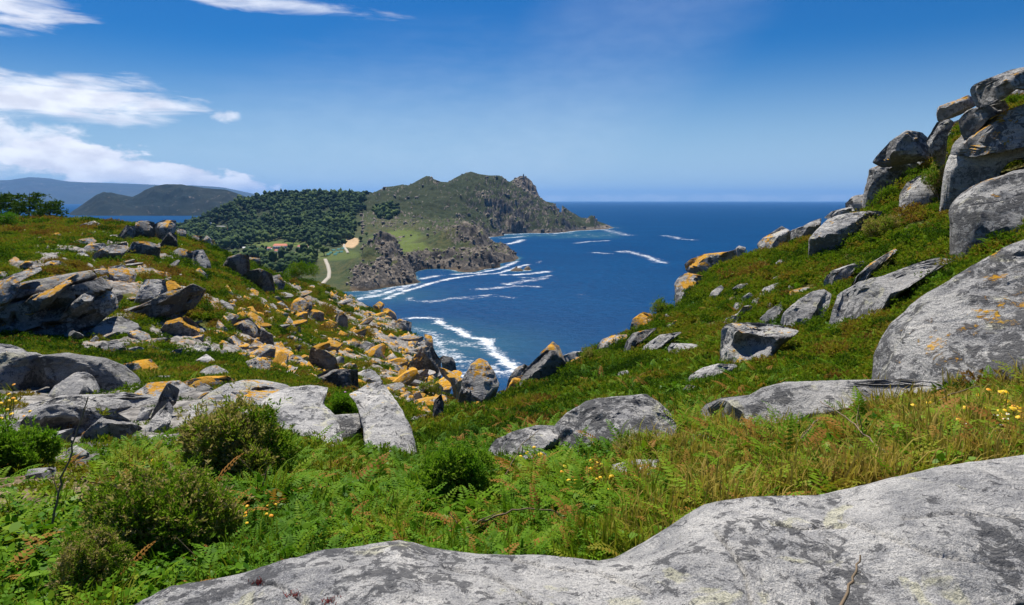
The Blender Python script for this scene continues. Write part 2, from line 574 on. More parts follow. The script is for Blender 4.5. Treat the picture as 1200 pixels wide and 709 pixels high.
# the mountain
for q in ((420, 232, 2100), (432, 228, 2150), (452, 220, 2200), (472, 217, 2230), (485, 215, 2250), (500, 207, 2280), (507, 210, 2290), (517, 214, 2290), (525, 214, 2300), (540, 206, 2330), (552, 202, 2350),
          (562, 205, 2350), (585, 206, 2380), (594, 212, 2400), (598, 213, 2410), (606, 208, 2430), (613, 205.5, 2440), (621, 211, 2430), (627, 220, 2420), (631, 230, 2400), (640, 236.5, 2370), (647, 238, 2340),
          (655, 248, 2330), (663, 259, 2330), (470, 240, 2000), (500, 235, 2050), (500, 255, 1850), (540, 235, 2080), (560, 255, 1980), (590, 240, 2130), (600, 258, 2080), (620, 245, 2230), (632, 258, 2200), (648, 256, 2220), (450, 250, 1850), (530, 258, 1850)):
    fy(*q)
FAR = np.array(FAR)
far_rbf = RBF(FAR[:, :2] / 100.0, FAR[:, 2], 0.02)
fth = np.linspace(math.atan((120 - 600) / FPX), math.atan((760 - 600) / FPX), 620)
flr = np.linspace(math.log(640), math.log(2950), 400)
FT, FL = np.meshgrid(fth, flr, indexing='ij')
FRR = np.exp(FL)
FX, FY = FRR * np.sin(FT), FRR * np.cos(FT)
FZ = far_rbf(np.stack([FX, FY], -1) / 100.0)
FZ = blur2(FZ, 2)
# islet off the point
ip = at_z(690, 268.3, -100)
tdir = np.array([ip[0], ip[1]]) / np.hypot(ip[0], ip[1])
perp = np.array([tdir[1], -tdir[0]])
iu = (FX - ip[0]) * perp[0] + (FY - ip[1]) * perp[1]
iv = (FX - ip[0]) * tdir[0] + (FY - ip[1]) * tdir[1]
isl = -112 + 50 * np.exp(-((iu / 38) ** 2) - ((iv - 40) / 60) ** 2) * (1 + 0.25 * np.sin(iu / 11))
FZ = np.maximum(FZ, isl)
# the cove between the two headlands, and their rocky crowns
for (x, y, zc, ru, rv, dz) in ((505, 319, -100, 30, 62, -30), (455, 297, -72, 34, 40, 11), (551, 275, -56, 34, 44, 13), (430, 312, -84, 22, 30, 6), (572, 297, -80, 20, 30, 8)):
    cp_ = at_z(x, y, zc)
    FZ = FZ + dz * np.exp(-(((FX - cp_[0]) / ru) ** 2) - (((FY - cp_[1]) / rv) ** 2)) * sstep(FZ, -112, -98)
# reef rock in the bay
for (x, y, ru, hgt) in ((606, 318, 17, 16.2), (618, 317, 9, 15.2)):
    rp = at_z(x, y, -100)
    FZ = np.maximum(FZ, -114 + (hgt) * np.exp(-(((FX - rp[0]) / ru) ** 2) - ((FY - rp[1] - 8) / 16) ** 2))
F3 = np.stack([FX, FY, FZ * 1.3], -1)
above = sstep(FZ, -112, -70)
rough = sstep(FZ, -125, -92)
fpx, fpy = to_px(np.stack([FX, FY, FZ], -1))
gx = np.gradient(FZ, axis=1) / np.gradient(FRR, axis=1)
cliff = np.maximum(sstep(np.abs(gx), 0.25, 0.7), 1 - sstep(FZ, -92, -74)) * rough
flat = ((fpx > 215) & (fpx < 400) & (FRR > 1050) & (FRR < 1560)).astype(float)
mount = sstep(FRR, 1650, 1900)
knoll = np.maximum(cliff, sstep(FZ, -84, -62) * (1 - mount) * (fpx > 425) * 0.9)
nb = fbm(F3 / 130.0, 4, 0.55, True)
nm = fbm(F3 / 34.0 + 5, 4, 0.6, True)
nf_ = fbm(F3 / 12.0 + 2, 3, 0.6, True)
_rf = at_z(608, 318, -100)
islm = (1 - 0.85 * np.exp(-(((FX - _rf[0]) / 40) ** 2) - ((FY - _rf[1]) / 40) ** 2)) * (1 - 0.75 * np.exp(-((iu / 110) ** 2) - ((iv - 40) / 160) ** 2))
FZ = FZ + rough * islm * (mount * (15 * nb + 10.0 * nm + 4.0 * nf_) * (1 - 0.8 * sstep(-fpx, -440, -415)) + (1 - flat) * (2.0 * nm + 0.6 * nf_) * 0.6 + knoll * sstep(fpx, 395, 430) * (7.0 * fbm(F3 / 58.0 + 31, 3, 0.5, True) + 10.0 * nm + 6.0 * nf_))
# the real skyline of the ridge (heights of the summits and saddles)
SKY = np.array([(205, 260), (220, 257.5), (247, 253), (257, 247), (275, 239), (299, 233.5), (326, 230), (352, 229), (378, 229), (412, 229), (420, 231), (432, 227), (440, 224.5), (452, 219), (462, 218), (472, 216), (478, 217), (485, 214),
                (493, 209.5), (500, 206), (504, 206.5), (507, 209), (517, 213), (525, 213.3), (533, 208.5), (540, 205), (546, 202.5), (552, 201), (557, 202.5), (562, 204), (573, 205.5), (585, 205.5), (590, 208), (595, 212), (597.5, 213), (602, 210),
                (607, 207.5), (610, 206.3), (613, 206), (617, 207.5), (623, 212), (625, 216), (628, 218), (629, 223), (632, 230), (636, 233.5), (640, 236), (645, 237.3), (648, 237.5), (651, 240), (655, 247), (659, 253), (663, 258), (668, 263), (672, 266)])
for _it in range(9):
    _sx, _sy = to_px(np.stack([FX, FY, FZ], -1))
    _m = FRR > 1650
    _row = np.argmin(np.where(_m, _sy, 999), axis=1)
    _ii = np.arange(len(fth))
    _dif = _sy[_ii, _row] - np.interp(_sx[_ii, _row], SKY[:, 0], SKY[:, 1])
    _dif *= (_sx[_ii, _row] > 250) & (_sx[_ii, _row] < 658)
    _dz = _dif * FRR[_ii, _row] / FPX
    for _i in _ii:
        FZ[_i] += _dz[_i] * np.exp(-((FRR[_i] - FRR[_i, _row[_i]]) / 120.0) ** 2)
FV = np.stack([FX, FY, FZ], -1).reshape(-1, 3)
# where bare rock, turf or bright meadow show
slope = np.hypot(np.gradient(FZ, axis=1) / np.gradient(FRR, axis=1), np.gradient(FZ, axis=0) / (FRR * (fth[1] - fth[0])))
speck = fbm(np.stack([FX, FY, FZ], -1) / 16.0 + 3, 4, 0.65)
patch = fbm(np.stack([FX, FY, FZ], -1) / 90.0 + 8, 3)
rockm = sstep(slope * (1 - 0.27 * mount) + 0.45 * speck + 0.30 * patch, 0.62, 0.95)
rockm = np.maximum(rockm, 1 - sstep(FZ + 6 * speck, -93, -84))
rockm = np.maximum(rockm * (1 - 0.35 * mount), sstep(speck + 0.5 * patch, 0.27, 0.40) * (fpx > 430))
rockm = np.maximum(rockm, knoll * sstep(speck + 0.6 * patch, -0.16, 0.10) * (FRR < 1300))
rockm *= 1 - flat * sstep(FZ, -98, -95)
rockm *= sstep(fpx, 398, 425)
rockm *= 1 - 0.85 * np.exp(-(((fpx - 512) / 24) ** 2) - (((fpy - 288) / 13) ** 2)) * (FRR < 1500)
rockm *= 1 - 0.7 * np.exp(-(((fpx - 424) / 24) ** 2) - (((fpy - 303) / 12) ** 2)) * (FRR < 1300)
tower_pk = np.exp(-(((fpx - 618) / 16) ** 2)) * sstep(FRR, 2250, 2330) * sstep(-fpy, -245, -228)
rockm = np.maximum(rockm, np.clip(tower_pk * 1.4, 0, 1) * sstep(speck, -0.4, 0.0))


def blob(px, py, rx, ry, soft=0.5):
    q = ((fpx - px) / rx) ** 2 + ((fpy - py) / ry) ** 2
    return sstep(-q + 0.4 * speck, -1 - soft, -1 + soft)


meadow = np.maximum.reduce([blob(478, 294, 26, 7), blob(465, 281, 30, 7), blob(500, 305, 26, 5) * 0.8, blob(330, 286, 34, 3.5), blob(310, 254, 9, 3), blob(392, 300, 30, 6) * 0.6]) * (FRR < 1700)
sandp = np.maximum.reduce([blob(411, 287, 10, 5, 0.2), blob(349, 297, 12, 1.6) * 0.6, blob(396, 311, 3, 7, 0.3) * 0]) * (FRR < 1600)
wood = np.zeros_like(FZ)
inside = (fpx > 200) & (fpx < 452)
wood = np.maximum(sstep(-fpy + 12 * patch, -296, -286) * inside * sstep(FRR, 1290, 1420), sstep(patch + 0.6 * speck, -0.12, 0.05) * (fpx > 205) * (fpx < 378 - (fpy - 300)) * (FRR > 900) * (fpy > 304) * (FZ > -99))
wood *= 1 - np.clip(blob(334, 292, 34, 8, 0.3) + blob(294, 293, 14, 5, 0.3), 0, 1)
wood *= 1 - sstep(fpx + 20 * patch + (fpy - 250) * 0.25, 408, 432)
wood *= 1 - np.clip(blob(310, 253, 12, 4) + blob(258, 268, 14, 4) + blob(330, 288, 30, 4) + sandp + meadow, 0, 1)


def far_material():
    m, nt = new_mat('island_slopes')
    g = nt.n('ShaderNodeTexCoord').outputs['Object']
    n1 = nt.noise(g, 0.012, 5, 0.6)
    n2 = nt.noise(g, 0.08, 6, 0.7)
    n3 = nt.noise(g, 0.3, 4, 0.7)
    turf = nt.mix(nt.ramp(n1, 0.4, 0.6), (0.052, 0.070, 0.026), (0.085, 0.085, 0.034))
    turf = nt.mix(nt.ramp(n2, 0.42, 0.62), turf, (0.040, 0.060, 0.024))
    turf = nt.mix(nt.math('MULTIPLY', nt.attr('scrub').outputs['Fac'], 0.75), turf, nt.mix(nt.ramp(n2, 0.4, 0.62), (0.012, 0.024, 0.010), (0.032, 0.042, 0.017)))
    turf = nt.mix(nt.attr('meadow').outputs['Fac'], turf, nt.mix(n2, (0.085, 0.125, 0.028), (0.125, 0.155, 0.035)))
    rk = nt.mix(nt.ramp(n2, 0.35, 0.65), (0.045, 0.042, 0.040), (0.22, 0.185, 0.145))
    rk = nt.mix(nt.ramp(n3, 0.5, 0.7), rk, (0.34, 0.295, 0.24))
    rk = nt.mix(nt.ramp(nt.noise(g, 0.045, 5, 0.65), 0.47, 0.58, 0.0, 0.85), rk, (0.05, 0.047, 0.045))
    z = nt.n('ShaderNodeSeparateXYZ', Vector=g).outputs[2]
    wet = nt.ramp(nt.math('ADD', z, nt.math('MULTIPLY', n2, 6.0)), -96.5, -92, 1.0, 0.0)
    rk = nt.mix(wet, rk, (0.13, 0.095, 0.06))
    edge = nt.ramp(nt.math('ADD', nt.attr('rock').outputs['Fac'], nt.math('MULTIPLY', nt.math('SUBTRACT', n3, 0.5), 0.9)), 0.35, 0.6)
    c = nt.mix(edge, turf, rk)
    c = nt.mix(nt.attr('sand').outputs['Fac'], c, (0.50, 0.35, 0.20))
    h = nt.math('ADD', n2, nt.math('MULTIPLY', n3, 0.6))
    b = bsdf(nt, c, 0.95, h, 0.9, 2.2, 0.1)
    nt.t.links.new(b.outputs[0], nt.out.inputs[0])
    return m


island = mesh_np('island_terrain', FV, grid_faces(len(fth), len(flr)), far_material(), attrs={'rock': rockm, 'meadow': meadow, 'sand': sandp, 'scrub': mount})
tag(island, 'rocky green island with headlands and a mountain across the bay', kind='structure')


def HF(x, y):
    t = np.arctan2(x, y)
    l = np.log(np.hypot(x, y))
    i = np.clip(np.round((t - fth[0]) / (fth[1] - fth[0])).astype(int), 0, len(fth) - 1)
    j = np.clip(np.round((l - flr[0]) / (flr[1] - flr[0])).astype(int), 0, len(flr) - 1)
    return FZ[i, j]


_TF = np.exp(np.linspace(math.log(660), math.log(2900), 900))


def castf(px, py):
    d = pixdir(px, py)
    P = d[None] * _TF[:, None]
    g = P[:, 2] - HF(P[:, 0], P[:, 1])
    hit = np.nonzero(g < 0)[0]
    k = hit[0] if len(hit) else np.argmin(g / _TF)
    return P[k]


# ------------------------------------------------------------------ far-off ridges
def ridge_material(name, a, b, sc):
    m, nt = new_mat(name)
    g = nt.n('ShaderNodeTexCoord').outputs['Object']
    n = nt.noise(g, sc, 6, 0.65)
    n2 = nt.noise(g, sc * 6, 4, 0.7)
    c = nt.mix(nt.ramp(n, 0.4, 0.65), a, b)
    c = nt.mix(nt.ramp(n2, 0.6, 0.75), c, (0.20, 0.17, 0.14))
    nt.t.links.new(bsdf(nt, c, 0.95, n2, 0.6, 8.0, 0.05).outputs[0], nt.out.inputs[0])
    return m


def ridge(name, sky, Y, depth, mat, label, base=-100.0, na=0.1):
    xs = np.array([s[0] for s in sky], float)
    top = np.array([at(s[0], s[1], Y)[2] for s in sky])
    u = np.linspace(xs[0], xs[-1], 260)
    zt = np.interp(u, xs, top)
    v = np.linspace(-1, 1, 70)
    U, V = np.meshgrid(u, v, indexing='ij')
    X = (U - 600) / FPX * (Y + depth * V) * (1 / CP) * 1.0
    Yv = Y + depth * V
    prof = np.clip(1 - np.abs(V), 0, 1) ** 0.85
    hh = (zt[:, None] - base)
    n = fbm(np.stack([X, Yv, 0 * X], -1) / (depth * 0.45), 5, 0.55, True)
    Z = base - 20 + (hh + 20) * prof * (1 + na * n * (1 - prof ** 3) * 3) + hh * na * 0.25 * n * prof
    o = mesh_np(name, np.stack([X, Yv, Z], -1).reshape(-1, 3), grid_faces(260, 70), mat)
    return tag(o, label, kind='structure')


ridge('far_island', [(92, 250), (98, 246), (113, 236), (124, 229), (133, 225.5), (142, 226), (150, 228.5), (166, 231), (173, 228), (181, 223.5), (192, 219), (204, 217), (224, 217), (246, 220.5), (272, 222.5), (284, 226), (295, 230), (310, 238), (330, 248), (340, 251)],
      4950, 560, ridge_material('far_island_slopes', (0.012, 0.021, 0.018), (0.026, 0.032, 0.024), 0.004), 'dark wooded island with two humps in front of the mainland hills', na=0.16)
ridge('far_hills', [(-160, 214), (-60, 211), (0, 212), (28, 211), (51, 208), (74, 209.5), (93, 213), (147, 215), (198, 217), (235, 217), (272, 220), (297, 225.5), (314, 230), (335, 236)],
      21000, 2600, ridge_material('mainland_slopes', (0.035, 0.045, 0.04), (0.05, 0.055, 0.045), 0.0008), 'long hazy mainland mountains under the cloud bank', na=0.1)
ridge('far_hills', [(352, 234), (366, 228.5), (376, 226.8), (386, 227.5), (398, 228), (407, 226.8), (414, 226.3), (422, 230), (430, 236)],
      6200, 600, ridge_material('far_slopes', (0.035, 0.045, 0.04), (0.05, 0.055, 0.045), 0.003), 'small blue hills just showing over the pine wood', na=0.1)

# ------------------------------------------------------------------ sea
sth = np.concatenate([np.linspace(-math.pi, -rad(45), 24, endpoint=False), np.linspace(-rad(45), rad(45), 560), np.linspace(rad(45), math.pi, 25)[1:]])
slr = np.concatenate([np.linspace(math.log(20), math.log(250), 8, endpoint=False), np.linspace(math.log(250), math.log(3600), 480), np.linspace(math.log(3600), math.log(60000), 40)[1:]])
ST, SL = np.meshgrid(sth, slr, indexing='ij')
SR = np.exp(SL)
SX, SY = SR * np.sin(ST), SR * np.cos(ST)
spx, spy = to_px(np.stack([SX, SY, np.full_like(SX, -100.0)], -1))
foam = np.zeros_like(SX)
S3 = np.stack([SX, SY, 0 * SX], -1)
wob = fbm(S3 / 22.0, 4, 0.6)
wob2 = fbm(S3 / 7.0 + 4, 3, 0.6)


def streak(pts, width, amt, wobble=1.0):
    """white water along a line on the sea, width in metres"""
    global foam
    P = np.array([at_z(x, y, -100)[:2] for x, y in pts])
    dmin = np.full(SX.shape, 1e9)
    for a, b in zip(P[:-1], P[1:]):
        ab = b - a
        t = np.clip(((SX - a[0]) * ab[0] + (SY - a[1]) * ab[1]) / (ab @ ab), 0, 1)
        dmin = np.minimum(dmin, np.hypot(SX - a[0] - t * ab[0], SY - a[1] - t * ab[1]))
    f = sstep(-dmin / (width * 1.1) + (1.0 * wob + 0.8 * wob2) * wobble, -1.7, 0.5) * amt
    foam = np.maximum(foam, np.where(SY > 0, f, 0))


streak([(482, 373), (500, 372), (513, 374), (518, 380), (535, 386), (548, 394), (565, 397), (577, 398)], 5.0, 1.0)
streak([(566, 397), (572, 404), (578, 412), (588, 420), (598, 429), (604, 435)], 6.0, 1.15, 0.7)
streak([(577, 398), (574, 404), (575, 410)], 3.0, 0.8)
streak([(490, 386), (505, 390), (520, 398), (540, 404), (560, 404)], 10.0, 0.55)
streak([(496, 405), (512, 412), (530, 418), (546, 426)], 9.0, 0.62)
streak([(508, 395), (514, 402), (520, 412), (530, 424)], 10.0, 0.7)
streak([(540, 440), (555, 436), (575, 430), (592, 440)], 9.0, 0.75)
streak([(480, 352), (500, 354), (530, 350), (560, 347), (575, 346)], 7.0, 0.62)
streak([(478, 352), (482, 349)], 4, 0.8)
streak([(550, 350), (585, 347), (600, 349)], 6, 0.5)
streak([(420, 350), (440, 347), (455, 343), (470, 338), (485, 333)], 9.0, 0.9)
streak([(425, 346), (440, 342), (458, 338)], 9.0, 0.7)
streak([(452, 350), (475, 341), (495, 335), (512, 330), (530, 326), (560, 322), (585, 320), (610, 312), (618, 310)], 5.5, 0.95)
streak([(494, 327), (502, 325), (515, 323)], 8, 0.9)
streak([(530, 321.5), (560, 320), (585, 315), (600, 309), (606, 306)], 6, 0.95)
streak([(590, 322), (605, 322), (630, 320), (640, 318)], 8, 0.95)
streak([(563, 339), (585, 337), (605, 335), (630, 336)], 9, 0.7)
streak([(596, 333), (610, 330), (625, 328), (640, 326)], 9, 0.75)
streak([(610, 325), (630, 326), (645, 323)], 7, 0.6)
streak([(595, 286), (605, 284), (612, 281)], 12, 0.95)
streak([(590, 279), (605, 278), (612, 277)], 14, 0.8)
streak([(566, 279), (590, 275), (627, 273.5), (648, 274), (672, 271)], 16, 0.8)
streak([(674, 262), (667, 261)], 20, 0.9)
streak([(673, 270.5), (695, 269.5), (712, 268)], 20, 0.75)
streak([(708, 269), (720, 272), (735, 276)], 26, 0.6)
streak([(700, 266), (722, 267)], 18, 0.6)
streak([(676, 285), (690, 283), (712, 282)], 12, 0.72)
streak([(698, 296), (712, 297)], 12, 0.72)
streak([(726, 295), (734, 294), (745, 297), (760, 301), (776, 308)], 10, 0.85)
streak([(765, 303), (776, 308)], 12, 0.7)
streak([(728, 295), (738, 296)], 14, 0.6)
streak([(778, 276), (792, 278), (796, 280), (812, 281)], 16, 0.7)
streak([(630, 308), (634, 306)], 5, 0.5)
streak([(680, 345), (688, 350)], 12, 0.22)
land = HF(SX, SY)
inr = (ST > fth[0] + 0.01) & (ST < fth[-1] - 0.022) & (SR > 680) & (SR < 2800)
shore = np.where(inr, sstep(land + 3 * wob, -106, -100) * sstep(fth[-1] - 0.022 - ST, 0.0, 0.05), 0)
foam = np.maximum(foam, shore * 0.75 * sstep(wob + 0.3 * wob2, -0.35, 0.3))
fade = sstep(fth[-1] - 0.022 - ST, 0.0, 0.05) * sstep(2800 - SR, 0, 250)
SHAL = np.where(inr, sstep(land, -110, -100) * fade, 0)
for (x, y, rr_) in ((440, 346, 60), (520, 405, 70), (500, 385, 40)):
    c = at_z(x, y, -100)
    SHAL = np.maximum(SHAL, 0.75 * np.exp(-((SX - c[0]) ** 2 + (SY - c[1]) ** 2) / rr_ ** 2))


def sea_material():
    m, nt = new_mat('sea_water')
    g = nt.n('ShaderNodeTexCoord').outputs['Object']
    mp = nt.n('ShaderNodeMapping', Vector=g)
    nt.set(mp, 'Scale', (1.0, 1.7, 1.0))
    n1 = nt.noise(mp.outputs[0], 0.006, 5, 0.55)
    n2 = nt.noise(mp.outputs[0], 0.09, 7, 0.62)
    n3 = nt.noise(mp.outputs[0], 0.45, 5, 0.7, 0.4)
    deep = nt.mix(nt.ramp(n1, 0.35, 0.7), (0.0024, 0.046, 0.140), (0.0030, 0.058, 0.165))
    deep = nt.mix(nt.ramp(n2, 0.35, 0.7), deep, (0.0018, 0.033, 0.105))
    c = nt.mix(nt.math('MULTIPLY', nt.attr('shallow').outputs['Fac'], 0.75), deep, (0.03, 0.11, 0.14))
    f = nt.attr('foam').outputs['Fac']
    lace = nt.math('ADD', nt.math('MULTIPLY', nt.math('SUBTRACT', n3, 0.5), 2.6), nt.math('MULTIPLY', nt.math('SUBTRACT', n2, 0.5), 1.8))
    fm = nt.ramp(nt.math('ADD', f, lace), 0.36, 1.0)
    fm = nt.math('MULTIPLY', fm, nt.ramp(f, 0.03, 0.25))
    # scattered small whitecaps
    cap = nt.noise(mp.outputs[0], 0.55, 2, 0.5)
    big = nt.noise(g, 0.02, 3, 0.5)
    caps = nt.math('MULTIPLY', nt.ramp(cap, 0.73, 0.79), nt.ramp(big, 0.42, 0.6))
    fm = nt.math('MAXIMUM', fm, nt.math('MULTIPLY', caps, 0.5))
    c = nt.mix(fm, c, (0.72, 0.75, 0.77))
    h = nt.math('ADD', n2, nt.math('MULTIPLY', n3, 0.35))
    p = bsdf(nt, c, 0.9, h, 0.8, 2.5, 0.0)
    gl = nt.n('ShaderNodeBsdfGlossy', Color=(0.75, 0.88, 1.0), Roughness=0.28, Normal=p.inputs['Normal'].links[0].from_socket)
    p = nt.n('ShaderNodeMixShader', i0=nt.math('MULTIPLY', nt.math('SUBTRACT', 1.0, fm), 0.018), i1=p.outputs[0], i2=gl.outputs[0])
    nt.t.links.new(p.outputs[0], nt.out.inputs[0])
    return m


sea = mesh_np('sea', np.stack([SX, SY, np.full_like(SX, -100.0)], -1).reshape(-1, 3), grid_faces(len(sth), len(slr)), sea_material(), attrs={'foam': foam, 'shallow': SHAL})
tag(sea, 'deep blue sea with lines of white surf', kind='structure')
# ------------------------------------------------------------------ granite
def rock_material():
    m, nt = new_mat('granite')
    tc = nt.n('ShaderNodeTexCoord')
    info = nt.n('ShaderNodeObjectInfo')
    fs = nt.attr('grain', 'OBJECT').outputs['Fac']
    lich = nt.attr('lichen', 'OBJECT').outputs['Fac']
    tone = nt.attr('tone', 'OBJECT').outputs['Fac']
    off = nt.math('MULTIPLY', info.outputs['Random'], 90.0)
    v = nt.n('ShaderNodeVectorMath', dict(operation='MULTIPLY'), i0=tc.outputs['Object'])
    nt.t.links.new(nt.n('ShaderNodeCombineXYZ', X=fs, Y=fs, Z=fs).outputs[0], v.inputs[1])
    v = nt.n('ShaderNodeVectorMath', dict(operation='ADD'), i0=v.outputs[0], i1=nt.n('ShaderNodeCombineXYZ', X=off, Y=off, Z=off).outputs[0]).outputs[0]
    stretch = nt.n('ShaderNodeMapping', Vector=v)
    nt.set(stretch, 'Scale', (0.55, 0.55, 1.5))
    nt.set(stretch, 'Rotation', (0.25, 0.35, 0.2))
    st = stretch.outputs[0]
    n1 = nt.noise(v, 1.1, 6, 0.62, 0.4)
    n2 = nt.noise(st, 4.0, 8, 0.68, 0.6)
    n3 = nt.noise(v, 22.0, 5, 0.75)
    n4 = nt.noise(v, 2.6, 8, 0.72, 0.3)
    n5 = nt.noise(st, 1.7, 7, 0.66, 1.2)
    c = nt.mix(nt.ramp(n2, 0.33, 0.66), (0.165, 0.165, 0.168), (0.36, 0.35, 0.33))
    c = nt.mix(nt.ramp(n1, 0.42, 0.68), c, (0.44, 0.425, 0.395))
    c = nt.mix(nt.ramp(n3, 0.42, 0.72, 0.0, 0.5), c, (0.15, 0.15, 0.152))
    # pale crustose lichen
    c = nt.mix(nt.ramp(nt.noise(v, 1.9, 7, 0.6, 0.8), 0.58, 0.65, 0.0, 0.55), c, (0.43, 0.41, 0.26))
    # black lichen in veins and specks
    geo = nt.n('ShaderNodeNewGeometry')
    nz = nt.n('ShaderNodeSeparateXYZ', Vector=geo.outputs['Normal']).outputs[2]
    fine = nt.noise(v, 7.0, 9, 0.74, 0.5)
    dirt = nt.attr('black', 'OBJECT').outputs['Fac']
    region = nt.math('ADD', nt.math('MULTIPLY', nt.math('SUBTRACT', nt.noise(v, 0.9, 4, 0.6, 0.6), 0.5), 1.7), nt.math('MULTIPLY', nt.math('SUBTRACT', 0.45, nz), 0.15))
    region = nt.math('ADD', region, dirt)
    blk = nt.math('ADD', nt.ramp(nt.math('ADD', fine, nt.math('MULTIPLY', region, 0.42)), 0.53, 0.56), nt.ramp(n5, 0.60, 0.66, 0, 0.7), clamp=True)
    salt = nt.noise(v, 75.0, 2, 0.6)
    c = nt.mix(nt.ramp(salt, 0.52, 0.64, 0.0, 0.6), c, (0.075, 0.075, 0.078))
    c = nt.mix(nt.ramp(salt, 0.46, 0.34, 0.0, 0.35), c, (0.52, 0.51, 0.49))
    c = nt.mix(nt.math('MULTIPLY', blk, 0.80), c, (0.050, 0.051, 0.054))
    # dull brownish grey mixed in on faces that turn downwards
    underside = nt.ramp(nt.math('ADD', nz, nt.math('MULTIPLY', nt.math('SUBTRACT', n1, 0.5), 1.0)), -0.25, 0.35, 0.45, 0.0)
    c = nt.mix(underside, c, (0.15, 0.14, 0.125))
    # orange lichen on tops and edges
    of = nt.math('ADD', nt.math('MULTIPLY', nt.math('SUBTRACT', n4, 0.5), 2.2), nt.math('MULTIPLY', nt.math('SUBTRACT', nt.noise(v, 0.8, 4, 0.6), 0.5), 2.4))
    of = nt.math('ADD', of, nt.math('MULTIPLY', nt.math('SUBTRACT', nz, 0.62), 0.95))
    of = nt.math('ADD', of, nt.math('MULTIPLY', nt.math('SUBTRACT', lich, 0.62), 1.05))
    of = nt.math('ADD', of, nt.math('ADD', nt.math('MULTIPLY', nt.math('SUBTRACT', n3, 0.5), 0.8), nt.math('MULTIPLY', nt.math('SUBTRACT', fine, 0.5), 2.2)))
    oc = nt.mix(nt.ramp(n3, 0.35, 0.65), (0.40, 0.175, 0.006), (0.52, 0.275, 0.012))
    oc = nt.mix(nt.ramp(n2, 0.5, 0.7), oc, (0.44, 0.30, 0.05))
    c = nt.mix(nt.math('MULTIPLY', nt.ramp(of, 0.06, 0.30, 0.0, 0.92), nt.ramp(lich, 0.0, 0.12)), c, oc)
    tone = nt.math('MULTIPLY', tone, 1.38)
    tcx = nt.n('ShaderNodeCombineXYZ', X=tone, Y=tone, Z=tone).outputs[0]
    c = nt.mix(1.0, c, tcx, 'MULTIPLY')
    crack = nt.n('ShaderNodeTexVoronoi', dict(feature='DISTANCE_TO_EDGE'), Vector=st, Scale=0.55, Randomness=1.0)
    wobb = nt.ramp(crack.outputs['Distance'], 0.0, 0.02, 0.0, 1.0)
    h = nt.math('ADD', nt.math('MULTIPLY', n2, 1.0), nt.math('MULTIPLY', n3, 0.28))
    h = nt.math('ADD', h, nt.math('MULTIPLY', fine, 0.6))
    h = nt.math('ADD', h, nt.math('MULTIPLY', salt, 0.06))
    h = nt.math('SUBTRACT', h, nt.math('MULTIPLY', nt.math('SUBTRACT', 1.0, wobb), 0.15))
    b = nt.n('ShaderNodeBump', Height=h, Strength=0.95)
    nt.set(b, 'Distance', nt.math('DIVIDE', 0.16, fs))
    p = bsdf(nt, c, 0.92, None, spec=0.12)
    nt.set(p, 'Normal', b.outputs[0])
    nt.t.links.new(p.outputs[0], nt.out.inputs[0])
    return m


GRANITE = rock_material()
_ICO = {}


def ico(n):
    if n not in _ICO:
        bm = bmesh.new()
        bmesh.ops.create_icosphere(bm, subdivisions=n, radius=1.0)
        v = np.array([p.co[:] for p in bm.verts])
        f = np.array([[p.index for p in q.verts] for q in bm.faces])
        bm.free()
        _ICO[n] = (v / np.linalg.norm(v, axis=1)[:, None], f)
    return _ICO[n]


ALLROCK = []       # (vertices, faces) for keeping plants off the stones
ROCKBOX = []


def radial(poly, c):
    """distance from c to the outline in 720 directions"""
    P = np.asarray(poly, float) - c
    ang = np.linspace(-math.pi, math.pi, 720, endpoint=False)
    D = np.stack([np.cos(ang), np.sin(ang)], -1)
    R = np.zeros(720)
    A, B = P, np.roll(P, -1, axis=0)
    for a, b in zip(A, B):
        e = b - a
        den = D[:, 0] * e[1] - D[:, 1] * e[0]
        den = np.where(np.abs(den) < 1e-9, 1e-9, den)
        t = (a[0] * e[1] - a[1] * e[0]) / den
        s = (a[0] * D[:, 1] - a[1] * D[:, 0]) / den
        ok = (t > 0) & (s >= -1e-6) & (s <= 1 + 1e-6)
        R = np.where(ok, np.maximum(R, t), R)
    R = np.where(R <= 0, R[R > 0].min() if (R > 0).any() else 0.1, R)
    k = np.array([1, 3, 5, 6, 5, 3, 1], float)
    k /= k.sum()
    return ang, np.convolve(np.concatenate([R[-3:], R, R[:3]]), k, 'valid')


